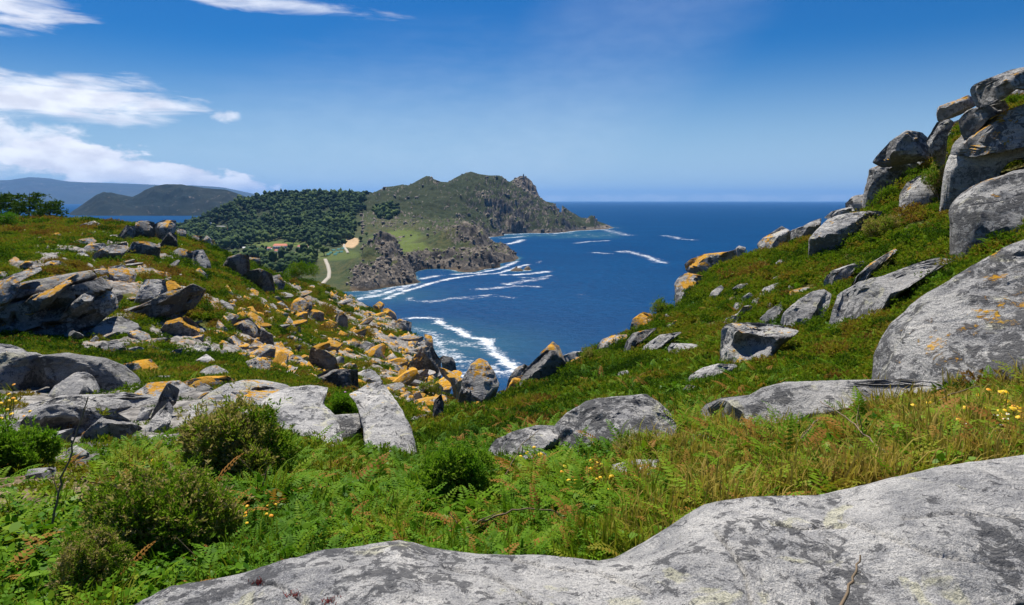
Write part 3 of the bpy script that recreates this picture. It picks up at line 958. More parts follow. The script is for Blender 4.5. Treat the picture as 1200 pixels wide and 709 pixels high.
def make_rock(name, label, poly, Y=None, depth=0.8, lean=0.45, sub=4, box=0.52, seed=None, rough=0.075, cuts=7, lichen=0.0, tone=1.0,
              strata=None, dents=(), sink=0.26, group=None, cat='boulder', base=None, grain=None, push=0.35, rest=False, black=0.0):
    P = np.array(poly, float)
    if seed is None:
        seed = int(P.sum() * 7) % 100000
    rg = np.random.default_rng(seed)
    x0, y0 = P.min(0)
    x1, y1 = P.max(0)
    c = np.array([(x0 + x1) / 2, (y0 + y1) / 2]) * 0.4 + P.mean(0) * 0.6
    hpx = y1 - y0
    Q = c + (P - c) * 1.05
    low = Q[:, 1] > c[1]
    Q[low, 1] += sink * hpx * ((Q[low, 1] - c[1]) / (y1 - c[1] + 1e-6))
    if Y is None:
        bp = base if base else (min(max(c[0], 2), 1198), y1 - 0.06 * hpx)
        t, hit = cast(*bp)
    else:
        t = Y / pixdir(*c)[1]
    size_m = math.sqrt((x1 - x0) * hpx) / FPX * t
    D = 0.5 * depth * size_m
    f = pixdir(*c)
    C = f * (t + push * D)
    rt = np.cross(f, [0, 0, 1.0])
    rt /= np.linalg.norm(rt)
    up = np.cross(rt, f)
    L = []
    for (px, py) in Q:
        d = pixdir(px, py)
        s = (C @ f) / (d @ f)
        q = d * s - C
        L.append((q @ rt, q @ up))
    L = np.array(L)
    ang, R = radial(L, np.zeros(2))
    V, F = ico(sub)
    nx, nd, nu = V[:, 0], V[:, 1], V[:, 2]
    phi = np.arctan2(nu, nx)
    rho = np.hypot(nx, nu)
    Rr = np.interp(phi, np.append(ang, math.pi), np.append(R, R[0]))
    inp = np.clip(rho, 0, 1) ** box
    X = np.cos(phi) * Rr * inp
    U = np.sin(phi) * Rr * inp
    W = np.sign(nd) * np.abs(nd) ** 0.85 * D
    # flat worn faces cut the front
    for _ in range(cuts):
        n = np.array([rg.normal(0, 0.75), -abs(rg.normal(0.55, 0.45)), rg.normal(0.15, 0.55)])
        n /= np.linalg.norm(n)
        sc = np.array([Rr.mean(), D, Rr.mean()])
        n[1] = min(n[1], -0.22)
        q = np.stack([X, W, U], -1) / sc
        dd = q @ n
        lim = rg.uniform(0.50, 0.82) * dd.max()
        wn = (lim - q[:, 0] * n[0] - q[:, 2] * n[2]) / n[1] * D
        W = np.where(dd > lim, np.minimum(wn, 0.35 * D + 0 * W), W)
    keepout = 1 + lean * U / t                           # a receding face keeps its apparent outline
    W = W + lean * U
    X, U = X * keepout, U * keepout
    loc = X[:, None] * rt + W[:, None] * f + U[:, None] * up
    s = max(size_m, 0.05)
    nrm = V[:, :1] * rt + V[:, 1:2] * f + V[:, 2:3] * up
    o3 = loc / s + rg.uniform(0, 50, 3)
    disp = rough * s * (fbm(o3 * 2.3, 5, 0.6) * 1.2 + 0.55 * fbm(o3 * 4.5, 3, 0.55, True) - 0.2)
    edge = 1 - 0.75 * np.clip(rho, 0, 1) ** 6          # keep the outline
    if strata:
        ang_s, num, amp_s = strata
        co = (U * math.cos(rad(ang_s)) - X * math.sin(rad(ang_s))) / s * num + 0.35 * fbm(o3 * 1.7, 3)
        k = np.floor(co)
        fr_ = co - k
        hsh = lambda q: (np.sin(q * 12.9898 + seed) * 43758.5453) % 1.0
        lay = hsh(k) * 0.8 + 0.2 * (1 - fr_)
        groove = np.exp(-((np.minimum(fr_, 1 - fr_)) / 0.07) ** 2)
        disp = disp + amp_s * s * (lay - 0.5 - 0.8 * groove)
    loc = loc + (disp * edge)[:, None] * nrm
    for (dx, dy, r1, r2, dp) in dents:
        wpx, wpy = to_px(loc + C)
        g = np.exp(-(((wpx - dx) / r1) ** 2 + ((wpy - dy) / r2) ** 2) ** 2) * (nd < 0.15)
        loc = loc + (g * dp * s)[:, None] * f
    if not rest:                                        # bed the stone in the ground
        wz = loc + C
        wgt = sstep(-U / (-U).max(), 0.25, 0.8)
        gap = wz[:, 2] - (H(wz[:, 0], wz[:, 1]) - 0.06 * s)
        loc[:, 2] -= wgt * np.clip(gap, 0, 0.9 * s)
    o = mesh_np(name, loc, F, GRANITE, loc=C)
    o.data.set_sharp_from_angle(angle=rad(34))
    o['lichen'] = float(lichen)
    o['tone'] = float(tone)
    o['black'] = float(black)
    o['grain'] = float(grain if grain else min(max(1.6 / s, 0.9), 3.2))
    tag(o, label, cat, group)
    ALLROCK.append((loc + C, F))
    return o


G_CLIFF, G_LEDGE, G_LEFT, G_PILE = 'lichened rocks on the left hillside', 'granite boulders stacked on the right skyline', 'layered rocks of the left outcrop', 'weathered boulders heaped on the left'
G_SLOPE = 'granite boulders on the right slope'
ROCKS = [
 # --- right slope, near to far
 ('boulder', 'huge grey boulder cut by the right edge, black lichen on its lower face', [(1033,398),(1037,388),(1050,375),(1071,358),(1091,344),(1115,331),(1142,314),(1172,297),(1200,285),(1250,268),(1310,300),(1320,400),(1290,450),(1189,440),(1159,448),(1115,450),(1084,447),(1057,440),(1044,415)], dict(black=0.16, sub=6, lean=0.75, depth=0.8, tone=1.12, base=(1110,447), group=G_SLOPE, lichen=0.12, cuts=3)),
 ('boulder', 'low mottled ledge tucked under the corner of the huge grey boulder', [(1031,422),(1045,416),(1070,420),(1090,432),(1092,450),(1062,452),(1033,447)], dict(sub=4, lean=0.2, tone=0.8, group=G_SLOPE)),
 ('boulder', 'small pale stone at the right edge above the daisies', [(1188,442),(1196,433),(1212,431),(1214,452),(1190,456)], dict(group=G_SLOPE, sub=3)),
 ('boulder', 'big rounded pitted boulder at the right edge below the skyline stack', [(1116,246),(1120,236),(1128,228),(1140,220),(1160,212),(1200,201),(1250,190),(1285,240),(1240,275),(1200,272),(1180,275),(1156,283),(1136,285),(1120,271)], dict(black=0.16, sub=5, lean=0.5, lichen=0.18, base=(1160,278), group=G_SLOPE, cuts=4)),
 ('granite_slab', 'long pale slab lying in the grass above the foreground rock', [(810,491),(820,476),(847,466),(878,466),(895,456),(922,449),(959,449),(989,447),(1054,445),(1088,446),(1111,452),(1098,459),(1060,466),(1016,477),(989,481),(935,492),(885,503),(844,504),(817,502)], dict(sub=5, base=(900,500), group=G_SLOPE, cat='rock slab', box=0.5, lean=1.0, depth=0.7, cuts=3)),
 ('stone', 'flat grey stone in the grass just below the long pale slab', [(800,514),(815,509),(838,510),(858,514),(846,522),(812,524)], dict(sub=3, lean=0.8, group=G_SLOPE, cat='stone')),
 ('boulder', 'broad smooth grey boulder in the middle of the green slope', [(641,529),(645,512),(655,497),(667,485),(690,472),(720,467),(755,464),(767,471),(782,485),(790,500),(786,512),(745,522),(710,530),(672,534)], dict(tone=1.1, black=0.08, sub=6, lean=0.7, depth=0.9, group=G_SLOPE, cuts=3, base=(715,524))),
 ('boulder', 'lower grey shoulder rock joined to the left of the broad smooth boulder', [(574,526),(582,515),(605,506),(627,499),(652,500),(652,515),(645,532),(620,534),(597,545),(580,552),(575,545)], dict(sub=5, lean=0.7, group=G_SLOPE, base=(610,540))),
 ('boulder', 'low rock hump half buried in grass before the shoulder rock', [(612,536),(625,527),(642,532),(645,546),(610,548)], dict(sub=4, lean=0.6, group=G_SLOPE)),
 ('granite_slab', 'flat cracked slab among yellow flowers below the broad boulder', [(712,560),(718,545),(745,539),(780,539),(784,547),(764,556),(736,566)], dict(sub=4, lean=1.0, group=G_SLOPE, cat='rock slab')),
 ('stone', 'small lone grey stone on the bright green slope', [(722,442),(726,436),(735,434),(741,444),(732,449),(724,448)], dict(sub=3, group=G_SLOPE, cat='stone')),
 ('boulder', 'grey boulder with a hollowed face and shaded overhang', [(843,427),(846,402),(847,388),(852,381),(868,379),(892,379),(916,383),(934,388),(930,393),(916,403),(905,410),(903,420),(888,428),(872,430)], dict(black=0.1, sub=6, lean=0.25, box=0.5, lichen=0.25, group=G_SLOPE, cuts=3, dents=[(880,403,22,15,0.42)])),
 ('boulder', 'low domed rock in grass left of the hollow boulder', [(803,449),(808,440),(822,432),(840,427),(860,427),(864,429),(848,439),(832,447),(812,451)], dict(sub=4, lean=0.8, group=G_SLOPE)),
 ('stone', 'small rust topped stone under the low domed rock', [(797,460),(806,451),(826,454),(834,458),(828,465),(808,465)], dict(sub=3, lichen=0.3, tone=0.8, group=G_SLOPE, cat='stone')),
 ('granite_slab', 'thin flat slab in grass left of the hollow boulder', [(783,410),(784,402),(810,403),(840,409),(820,413),(792,416)], dict(sub=3, lean=0.9, group=G_SLOPE, cat='rock slab')),
 ('granite_slab', 'slanting pointed slab lying towards the sea edge', [(745,418),(753,406),(773,393),(799,389),(785,400),(759,412)], dict(sub=4, lean=0.8, group=G_SLOPE, cat='rock slab')),
 ('granite_slab', 'steep grey slab leaning right of the small tumbled stones', [(907,380),(920,364),(936,352),(952,342),(964,340),(973,345),(971,358),(960,371),(940,379),(926,383)], dict(sub=5, lean=0.9, depth=0.5, box=0.45, group=G_SLOPE, cat='rock slab')),
 ('granite_slab', 'long ramp of pale rock pointing right below the heather bank', [(972,378),(971,368),(983,344),(1010,331),(1037,324),(1071,310),(1098,303),(1115,305),(1105,314),(1071,331),(1052,345),(1023,366),(1000,382),(983,386)], dict(sub=5, lean=0.8, depth=0.7, group=G_SLOPE, cat='rock slab', lichen=0.12, base=(1000,380))),
 ('boulder', 'blunt grey rock above the left end of the long ramp', [(966,324),(976,317),(1010,306),(1016,308),(1000,318),(983,333),(970,332)], dict(sub=4, lean=0.6, group=G_SLOPE)),
 ('granite_slab', 'orange tipped sliver of rock lying over the long ramp', [(984,336),(1003,321),(1020,309),(1047,292),(1051,295),(1037,307),(1017,324),(996,335)], dict(sub=4, lean=0.8, lichen=0.25, group=G_SLOPE, cat='rock slab')),
 ('stone', 'tumbled grey stone, uppermost left of the small stone cluster', [(869,349),(878,343),(884,347),(880,358),(872,356)], dict(sub=3, group=G_SLOPE, cat='stone')),
 ('stone', 'round grey stone at the left end of the small stone cluster', [(859,360),(862,355),(871,355),(869,365),(861,366)], dict(sub=3, group=G_SLOPE, cat='stone')),
 ('stone', 'pale stone in the middle of the small stone cluster', [(881,352),(888,349),(898,354),(890,360),(882,359)], dict(sub=3, group=G_SLOPE, cat='stone')),
 ('stone', 'elongated grey stone reaching down to the hollow boulder', [(844,378),(850,372),(864,368),(872,358),(884,358),(876,366),(864,375),(850,382)], dict(sub=3, lichen=0.2, group=G_SLOPE, cat='stone')),
 ('stone', 'orange topped stone on the right of the small stone cluster', [(899,356),(908,351),(914,356),(904,362)], dict(sub=3, lichen=0.85, group=G_SLOPE, cat='stone')),
 ('granite_slab', 'dark tilted block leaning on the steep grey slab', [(889,373),(900,364),(914,356),(917,362),(910,372),(900,381),(891,378)], dict(sub=4, tone=0.75, box=0.45, group=G_SLOPE, cat='rock slab')),
 ('stone', 'dark wedge of stone behind the tilted block', [(914,354),(927,353),(922,362),(916,361)], dict(sub=3, tone=0.6, group=G_SLOPE, cat='stone')),
 ('granite_slab', 'pinkish flat rock in heather above the small stone cluster', [(884,345),(896,337),(916,330),(923,331),(914,337),(898,343)], dict(sub=3, lean=0.9, lichen=0.2, group=G_SLOPE, cat='rock slab')),
 ('boulder', 'half buried pale rock right of the orange prow', [(825,356),(834,342),(844,334),(848,338),(838,350),(830,358)], dict(sub=3, lean=0.6, lichen=0.2, group=G_SLOPE)),
 # --- right skyline
 ('boulder', 'jutting prow shaped rock with an orange lichen cap over the sea', [(803,309),(810,304),(826,298),(850,296),(862,293),(866,300),(852,310),(840,322),(832,326),(816,320),(805,314)], dict(rest=True, sub=5, lean=0.35, lichen=0.78, group=G_LEDGE, box=0.5)),
 ('boulder', 'blocky rock with an orange spot beneath the jutting prow', [(791,333),(796,325),(806,320),(824,324),(822,337),(814,347),(800,353),(793,352)], dict(sub=4, lichen=0.45, group=G_LEDGE, box=0.5)),
 ('boulder', 'angular grey rock standing clear on the sea skyline', [(888,285),(892,281),(916,265),(926,272),(927,281),(918,291),(908,295),(898,291)], dict(sub=5, lichen=0.3, tone=1.10, group=G_LEDGE, box=0.5)),
 ('boulder', 'low pale rock just right of the angular skyline rock', [(926,270),(940,266),(950,260),(962,256),(960,270),(942,279),(930,284)], dict(sub=4, lichen=0.15, group=G_LEDGE)),
 ('stone', 'small stone on the skyline between prow and angular rock', [(860,293),(866,288),(874,290),(872,296),(863,297)], dict(sub=3, group=G_LEDGE, cat='stone')),
 ('boulder', 'large dark faced boulder with a rounded light top on the skyline', [(949,292),(950,278),(958,270),(970,258),(982,253),(1000,250),(1024,248),(1034,249),(1020,262),(1000,275),(994,284),(976,298),(960,304),(951,302)], dict(sub=5, lean=-0.05, lichen=0.2, group=G_LEDGE, box=0.5, tone=1.17, base=(975,298))),
 ('granite_slab', 'thin flat slab resting above the dark faced boulder', [(966,253),(976,247),(1000,242),(1026,243),(1028,248),(1000,250),(980,254)], dict(rest=True, sub=4, lean=0.5, group=G_LEDGE, cat='rock slab', tone=1.10)),
 ('granite_slab', 'cracked pale slabs stacked at the foot of the skyline tower', [(990,238),(1000,230),(1016,227),(1040,228),(1034,240),(1008,245)], dict(sub=4, lichen=0.2, group=G_LEDGE, cat='rock slab', strata=(0, 5, 0.05))),
 ('boulder', 'broad dark block carrying the peaked boulder', [(1008,227),(1010,222),(1017,212),(1020,199),(1032,194),(1054,192),(1072,189),(1079,198),(1068,208),(1062,214),(1054,226),(1036,228)], dict(sub=5, lean=0.0, box=0.42, tone=0.94, group=G_LEDGE, lichen=0.1, cuts=3)),
 ('boulder', 'peaked boulder with yellow streaks balanced on the dark block', [(1024,189),(1028,183),(1044,166),(1062,154),(1080,156),(1088,164),(1096,178),(1088,186),(1072,189),(1048,194),(1034,195)], dict(black=0.12, rest=True, sub=5, lean=0.15, tone=1.04, lichen=0.42, group=G_LEDGE, base=(1060,226), sink=0.02)),
 ('boulder', 'light rounded rock at the foot of the dark block', [(1054,238),(1056,224),(1064,214),(1080,205),(1096,199),(1106,206),(1101,224),(1088,235),(1072,240)], dict(sub=4, lean=0.4, lichen=0.2, group=G_LEDGE)),
 ('stone', 'small wedge rock between peaked boulder and orange streaked boulder', [(1088,195),(1098,184),(1112,178),(1112,188),(1100,195)], dict(sub=3, group=G_LEDGE, cat='stone', lichen=0.2)),
 ('boulder', 'dark upright wedge right of the peaked boulder', [(1086,162),(1098,144),(1110,138),(1118,144),(1110,158),(1108,176),(1098,180),(1092,171)], dict(rest=True, sub=4, lean=0.0, tone=0.91, group=G_LEDGE, sink=0.4, base=(1100,230))),
 ('boulder', 'flat topped boulder with a rusty end on the skyline', [(1100,125),(1108,122),(1120,118),(1134,112),(1142,117),(1143,124),(1132,130),(1116,136),(1100,139),(1098,132)], dict(rest=True, sub=4, lean=0.2, lichen=0.45, group=G_LEDGE, base=(1120,230), sink=0.1)),
 ('boulder', 'pale block beneath the topmost boulder', [(1124,138),(1134,129),(1152,124),(1176,118),(1182,128),(1160,137),(1144,146),(1134,152),(1128,146)], dict(rest=True, sub=4, lean=0.2, group=G_LEDGE, sink=0.5, base=(1150,230))),
 ('boulder', 'topmost boulder of the right skyline with a faint rust patch', [(1138,105),(1141,100),(1160,92),(1182,83),(1200,80),(1232,76),(1250,95),(1225,108),(1190,104),(1178,113),(1160,121),(1146,123),(1142,117)], dict(rest=True, sub=5, lean=0.25, lichen=0.3, group=G_LEDGE, base=(1180,226), sink=0.05, depth=0.9)),
 ('boulder', 'long boulder streaked with orange at the right edge', [(1116,174),(1120,164),(1134,152),(1152,144),(1180,131),(1200,124),(1250,108),(1290,130),(1270,162),(1200,166),(1170,171),(1140,176)], dict(rest=True, sub=5, lean=0.7, lichen=0.5, group=G_LEDGE, base=(1160,232), sink=0.1)),
 ('boulder', 'lower grey block under the orange streaked boulder', [(1107,204),(1112,188),(1117,176),(1140,174),(1170,170),(1200,165),(1262,160),(1275,190),(1200,181),(1180,189),(1164,199),(1140,204),(1112,209)], dict(sub=5, lean=-0.05, tone=1.10, lichen=0.28, group=G_LEDGE, base=(1160,225), sink=0.35)),
 ('rock_outcrop', 'shaded crag at the back of the skyline stack', [(1058,238),(1075,190),(1096,166),(1110,147),(1128,140),(1142,160),(1134,205),(1122,242)], dict(sub=4, lean=0.2, tone=0.91, Y=27.8, group=G_LEDGE, cat='rock', push=0, sink=0.1)),
 ('rock_outcrop', 'mossy crag behind the topmost boulders', [(1118,242),(1126,150),(1150,127),(1185,110),(1230,100),(1290,110),(1290,240)], dict(sub=5, lean=0.3, tone=0.98, Y=27.5, group=G_LEDGE, cat='rock', push=0, sink=0.1)),
 # --- centre lip
 ('standing_stone', 'tall upright rock fin with yellow streaks at the edge of the gully', [(537,483),(539,460),(544,442),(552,428),(562,421),(570,424),(578,436),(584,450),(577,466),(560,474),(546,481)], dict(sub=5, lean=0.5, depth=0.7, lichen=0.42, tone=0.95, group='rock fins on the sea lip', cat='rock', box=0.5, Y=17.6)),
 ('stone', 'orange crusted stone at the foot of the tall rock fin', [(540,484),(548,475),(560,470),(565,474),(554,481),(543,488)], dict(sub=3, lean=0.7, lichen=0.75, group='rock fins on the sea lip', cat='stone', Y=16.6)),
 ('stone', 'small orange stone at the top of the grass gully', [(523,497),(530,490),(540,489),(536,495),(527,499)], dict(sub=3, lichen=0.6, group='rock fins on the sea lip', cat='stone', Y=15.2)),
 ('standing_stone', 'sharp dark faced fin leaning right on the sea lip', [(590,475),(594,460),(608,448),(616,434),(628,421),(640,411),(650,412),(660,424),(668,437),(656,438),(640,452),(616,458),(600,470)], dict(sub=5, lean=-0.15, depth=0.45, box=0.4, lichen=0.12, tone=0.62, group='rock fins on the sea lip', cat='rock', base=(640,450), cuts=3)),
 ('standing_stone', 'orange peak of rock behind the sharp dark fin', [(633,414),(640,408),(648,401),(655,406),(664,424),(660,434),(648,425)], dict(sub=4, lichen=0.75, group='rock fins on the sea lip', cat='rock', Y=21.8)),
 ('boulder', 'orange and grey block on the left side of the dark fin', [(589,460),(600,444),(612,440),(612,448),(598,462)], dict(sub=4, lichen=0.7, group='rock fins on the sea lip', Y=19.5, sink=0.5)),
 ('boulder', 'round grey and orange rock behind the two fins', [(593,442),(604,432),(614,427),(620,430),(611,442),(598,447)], dict(sub=4, lichen=0.5, tone=0.85, group='rock fins on the sea lip', Y=21, sink=0.6)),
 ('boulder', 'pale pointed rock in front of the sharp dark fin', [(598,477),(608,464),(620,454),(630,455),(624,463),(610,473)], dict(sub=4, lean=0.7, group='rock fins on the sea lip', Y=18.3)),
 ('stone', 'orange edged stone right of the dark fin', [(662,430),(670,422),(684,416),(688,419),(678,425)], dict(sub=3, lichen=0.75, group='rock fins on the sea lip', cat='stone')),
 ('stone', 'pale flat rock on the sea lip right of the dark fin', [(659,417),(672,412),(687,412),(680,419),(666,424)], dict(sub=3, lichen=0.25, group='rock fins on the sea lip', cat='stone', Y=23.5)),
 ('boulder', 'orange capped round rock on the sea lip', [(697,408),(706,398),(718,393),(734,392),(735,399),(720,411),(704,412)], dict(sub=4, lichen=0.6, group=G_LEDGE)),
 ('boulder', 'dark grey wedge beside the orange capped round rock', [(727,415),(734,400),(742,391),(756,387),(770,384),(760,394),(744,404),(733,413)], dict(sub=4, tone=0.75, lichen=0.15, group=G_LEDGE)),
 ('boulder', 'bright orange faced rock on the sea lip below the prow', [(735,389),(742,374),(753,366),(765,368),(768,378),(745,388)], dict(sub=4, lichen=0.85, group=G_LEDGE)),
 ('stone', 'small orange stone in the grass above the slanting pointed slab', [(782,383),(790,376),(803,373),(796,381)], dict(sub=3, lichen=0.75, group=G_SLOPE, cat='stone')),
 ('stone', 'grey stone beside the bright orange faced rock', [(776,374),(781,367),(790,365),(793,371),(783,376)], dict(sub=3, group=G_SLOPE, cat='stone')),
 # --- left heap in the middle distance
 ('boulder', 'rounded grey boulder cut by the left edge, shaded underneath', [(-40,440),(-30,424),(0,414),(12,413),(40,415),(58,421),(67,431),(65,447),(40,459),(20,461),(-10,462)], dict(sub=5, lean=0.05, group=G_PILE, tone=0.85, cuts=3)),
 ('boulder', 'flat grey rock behind the rounded boulder at the left edge', [(-30,430),(-20,410),(0,403),(12,404),(26,409),(40,417),(10,430)], dict(sub=4, lean=0.6, group=G_PILE)),
 ('boulder', 'long smooth grey boulder sloping down to the orange block', [(48,418),(80,415),(100,418),(124,422),(144,429),(160,440),(167,450),(158,460),(128,464),(80,464),(62,450)], dict(sub=5, lean=0.15, group=G_PILE, tone=0.82, cuts=3)),
 ('boulder', 'pointed rock leaning against the long smooth boulder', [(42,472),(66,452),(88,437),(100,436),(109,442),(123,463),(100,467),(70,470)], dict(sub=4, lean=0.35, group=G_PILE)),
 ('granite_slab', 'long pale slab along the top of the broken rocks', [(18,486),(40,472),(76,464),(124,463),(144,460),(160,463),(186,466),(186,473),(160,479),(140,485),(115,490),(60,486),(28,492)], dict(sub=5, depth=0.8, group=G_PILE, cat='rock slab', lean=1.2)),
 ('boulder', 'overhanging broken block at the left of the heap', [(18,514),(26,494),(42,480),(68,474),(100,478),(121,488),(98,503),(80,504),(52,512),(28,522)], dict(sub=5, lean=0.2, group=G_PILE, dents=[(70,500,24,9,0.35)])),
 ('stone', 'small rock under the overhanging broken block', [(29,520),(40,505),(56,507),(42,521)], dict(sub=3, group=G_PILE, cat='stone', tone=0.8)),
 ('granite_slab', 'triangular grey slab below the overhanging block', [(42,524),(58,508),(86,502),(82,516),(66,529)], dict(sub=4, lean=0.6, group=G_PILE, cat='rock slab')),
 ('boulder', 'brown faced wedge propped up in the middle of the heap', [(86,524),(98,508),(120,489),(136,484),(148,491),(166,502),(148,511),(120,521),(100,527)], dict(sub=5, lean=-0.25, depth=0.6, group=G_PILE, tone=0.72, box=0.45)),
 ('standing_stone', 'dark upright blade of rock in the heap', [(168,497),(178,482),(188,463),(196,449),(210,457),(206,472),(188,486),(172,500)], dict(sub=4, lean=-0.1, depth=0.4, group=G_PILE, tone=0.55, cat='rock')),
 ('granite_slab', 'light slab leaning on the dark upright blade', [(166,512),(171,498),(184,484),(198,471),(203,480),(198,497),(182,514)], dict(sub=4, lean=0.4, group=G_PILE, cat='rock slab')),
 ('boulder', 'small pale block left of the dark upright blade', [(158,494),(166,477),(180,478),(172,492),(162,500)], dict(sub=4, group=G_PILE)),
 ('granite_slab', 'flat grey stone in front of the light leaning slab', [(146,521),(156,513),(184,511),(183,521),(160,526)], dict(sub=4, lean=0.9, group=G_PILE, cat='rock slab')),
 ('stone', 'smooth grey stone sitting on the sandy ground', [(73,543),(80,526),(90,522),(104,531),(103,543),(84,546)], dict(sub=4, group=G_PILE, cat='stone')),
 ('stone', 'flat pale stone lying on the sandy path', [(29,558),(34,550),(66,547),(64,556),(44,561)], dict(sub=3, lean=0.8, group=G_PILE, cat='stone')),
 ('boulder', 'light grey rock at the left edge beside the green bush', [(-25,522),(0,495),(22,494),(26,499),(12,518),(-6,526)], dict(sub=4, lean=0.5, group=G_PILE)),
 ('granite_slab', 'pale slab with orange lichen behind the dark blade', [(158,462),(176,449),(210,447),(236,463),(241,471),(214,483),(200,486),(180,472)], dict(sub=5, group=G_PILE, cat='rock slab', lichen=0.4, lean=1.6, depth=0.5, Y=12.2)),
 ('granite_slab', 'great pale slab behind the dark gorse bush', [(194,508),(210,494),(226,478),(246,462),(264,452),(284,447),(304,447),(332,452),(345,459),(330,480),(315,505),(270,520),(230,528),(203,526)], dict(sub=6, group=G_PILE, cat='rock slab', lichen=0.15, tone=1.12, dents=[(307,457,14,3.2,0.10)], lean=2.6, depth=0.35, Y=10.3, cuts=3)),
 ('granite_slab', 'pale slab carrying the green cushion of thrift', [(306,474),(320,463),(340,456),(364,453),(384,456),(378,474),(392,488),(404,512),(408,532),(390,530),(364,504),(346,504),(330,500)], dict(sub=5, group=G_PILE, cat='rock slab', lean=2.4, depth=0.35, Y=9.6, tone=1.25, cuts=3)),
 ('boulder', 'white wedge of granite with a dark crack above the green slope', [(410,464),(432,452),(446,448),(453,456),(470,480),(481,500),(495,533),(488,543),(468,543),(440,530),(428,510),(424,488),(418,472)], dict(sub=6, group=G_PILE, lichen=0.12, box=0.5, lean=1.8, depth=0.5, Y=9.6, tone=1.25, cuts=3)),
 ('boulder', 'grey rock below the green cushion of thrift', [(376,496),(390,487),(420,485),(424,500),(409,516),(388,512)], dict(sub=4, lean=0.6, group=G_PILE)),
 ('boulder', 'orange crested rock behind the great pale slab', [(212,449),(226,444),(242,441),(268,441),(275,448),(262,456),(240,458),(226,456)], dict(sub=4, lichen=0.95, group=G_CLIFF)),
 ('boulder', 'pale sloping rock above the orange crested rock', [(220,445),(240,432),(252,428),(266,435),(270,443),(240,447)], dict(sub=4, lean=0.6, lichen=0.25, group=G_CLIFF)),
 ('stone', 'dark rounded stone under the orange crest', [(229,455),(240,449),(251,456),(246,465),(234,465)], dict(sub=3, tone=0.6, group=G_PILE, cat='stone')),
 ('boulder', 'grey block with a bright orange top beside the long smooth boulder', [(143,427),(160,423),(176,421),(187,432),(184,439),(166,444),(158,436)], dict(sub=4, lichen=0.9, group=G_CLIFF, box=0.5)),
 # --- left hillside
 ('boulder', 'big box shaped rock with an orange lid and shaded front', [(189,386),(196,377),(218,371),(230,379),(234,387),(228,397),(210,399),(193,397)], dict(sub=5, lean=-0.1, box=0.4, lichen=0.8, group=G_CLIFF, tone=0.85)),
 ('granite_slab', 'thin pale slab beside the box shaped rock', [(175,380),(184,377),(198,378),(192,384),(180,384)], dict(sub=3, lean=0.9, group=G_CLIFF, cat='rock slab')),
 ('boulder', 'mottled pinkish rock in heath left of the box shaped rock', [(148,389),(160,386),(174,391),(181,403),(166,401),(155,396)], dict(sub=4, lean=0.6, lichen=0.3, group=G_CLIFF)),
 ('boulder', 'rough dark pitted rock in the heath above the grey heap', [(112,409),(120,401),(138,399),(149,410),(138,418),(122,413)], dict(sub=4, rough=0.12, tone=0.85, group=G_CLIFF)),
 ('stone', 'narrow slanting rock below the layered outcrop', [(95,406),(112,393),(116,397),(104,406)], dict(sub=3, group=G_CLIFF, cat='stone')),
 ('granite_slab', 'white flat rock in the heath, upper of two', [(222,411),(230,404),(251,408),(246,415),(227,417)], dict(sub=4, lean=1.0, group=G_CLIFF, cat='rock slab', tone=1.2)),
 ('granite_slab', 'white flat rock in the heath, lower of two', [(227,424),(242,415),(256,425),(238,431)], dict(sub=4, lean=1.0, group=G_CLIFF, cat='rock slab', tone=1.2)),
 ('boulder', 'tall orange flushed stone left of the cracked boulder group', [(250,388),(256,375),(268,386),(261,391)], dict(sub=3, lichen=0.55, group=G_CLIFF)),
 ('boulder', 'smooth grey rock at the head of the cracked boulder group', [(254,359),(260,351),(268,356),(281,368),(268,368)], dict(sub=4, group=G_CLIFF)),
 ('boulder', 'orange spotted rock on the left of the cracked boulder group', [(256,371),(266,366),(281,370),(270,378)], dict(sub=4, lichen=0.6, group=G_CLIFF)),
 ('boulder', 'dark fronted boulder in the centre of the cracked boulder group', [(267,381),(276,375),(292,373),(306,386),(298,397),(280,389)], dict(sub=4, tone=0.75, lichen=0.5, lean=-0.1, group=G_CLIFF)),
 ('boulder', 'white and orange dome on the right of the cracked boulder group', [(285,371),(294,365),(308,373),(310,383),(298,381)], dict(sub=4, lichen=0.6, group=G_CLIFF)),
 ('boulder', 'orange ridge rock behind the cracked boulder group', [(287,361),(296,359),(306,370),(293,368)], dict(sub=3, lichen=0.95, group=G_CLIFF)),
 ('boulder', 'dark block with a thin orange top right of the cracked group', [(301,395),(308,387),(319,392),(321,403),(310,409),(302,402)], dict(sub=4, tone=0.6, lichen=0.6, lean=-0.1, box=0.45, group=G_CLIFF)),
 ('boulder', 'white rock with orange corners above the two white flat rocks', [(263,399),(274,393),(286,402),(280,409),(266,404)], dict(sub=4, lichen=0.5, group=G_CLIFF, tone=1.1)),
 ('stone', 'small pale stone with an orange rim in the heath hollow', [(285,410),(297,409),(298,417),(288,415)], dict(sub=3, lichen=0.4, group=G_CLIFF, cat='stone', tone=1.1)),
 ('boulder', 'broad orange flushed slope of rock above the pale slab', [(288,424),(302,419),(317,425),(313,441),(300,437)], dict(sub=4, lean=0.8, lichen=0.65, group=G_CLIFF)),
 ('boulder', 'white and orange rock left of the twin orange boulders', [(317,357),(330,353),(341,362),(328,364)], dict(sub=4, lichen=0.5, group=G_CLIFF, tone=1.1)),
 ('boulder', 'upper of the twin orange boulders on the green hillside', [(337,363),(345,352),(352,348),(365,354),(365,362),(352,368),(341,373)], dict(sub=4, lichen=0.8, group=G_CLIFF)),
 ('boulder', 'lower left of the twin orange boulders on the green hillside', [(343,373),(350,364),(361,366),(359,379),(347,379)], dict(sub=4, lichen=0.85, group=G_CLIFF)),
 ('boulder', 'dark sided orange block right of the twin boulders', [(358,368),(368,362),(379,366),(380,377),(368,377)], dict(sub=4, lichen=0.75, tone=0.75, group=G_CLIFF, box=0.45)),
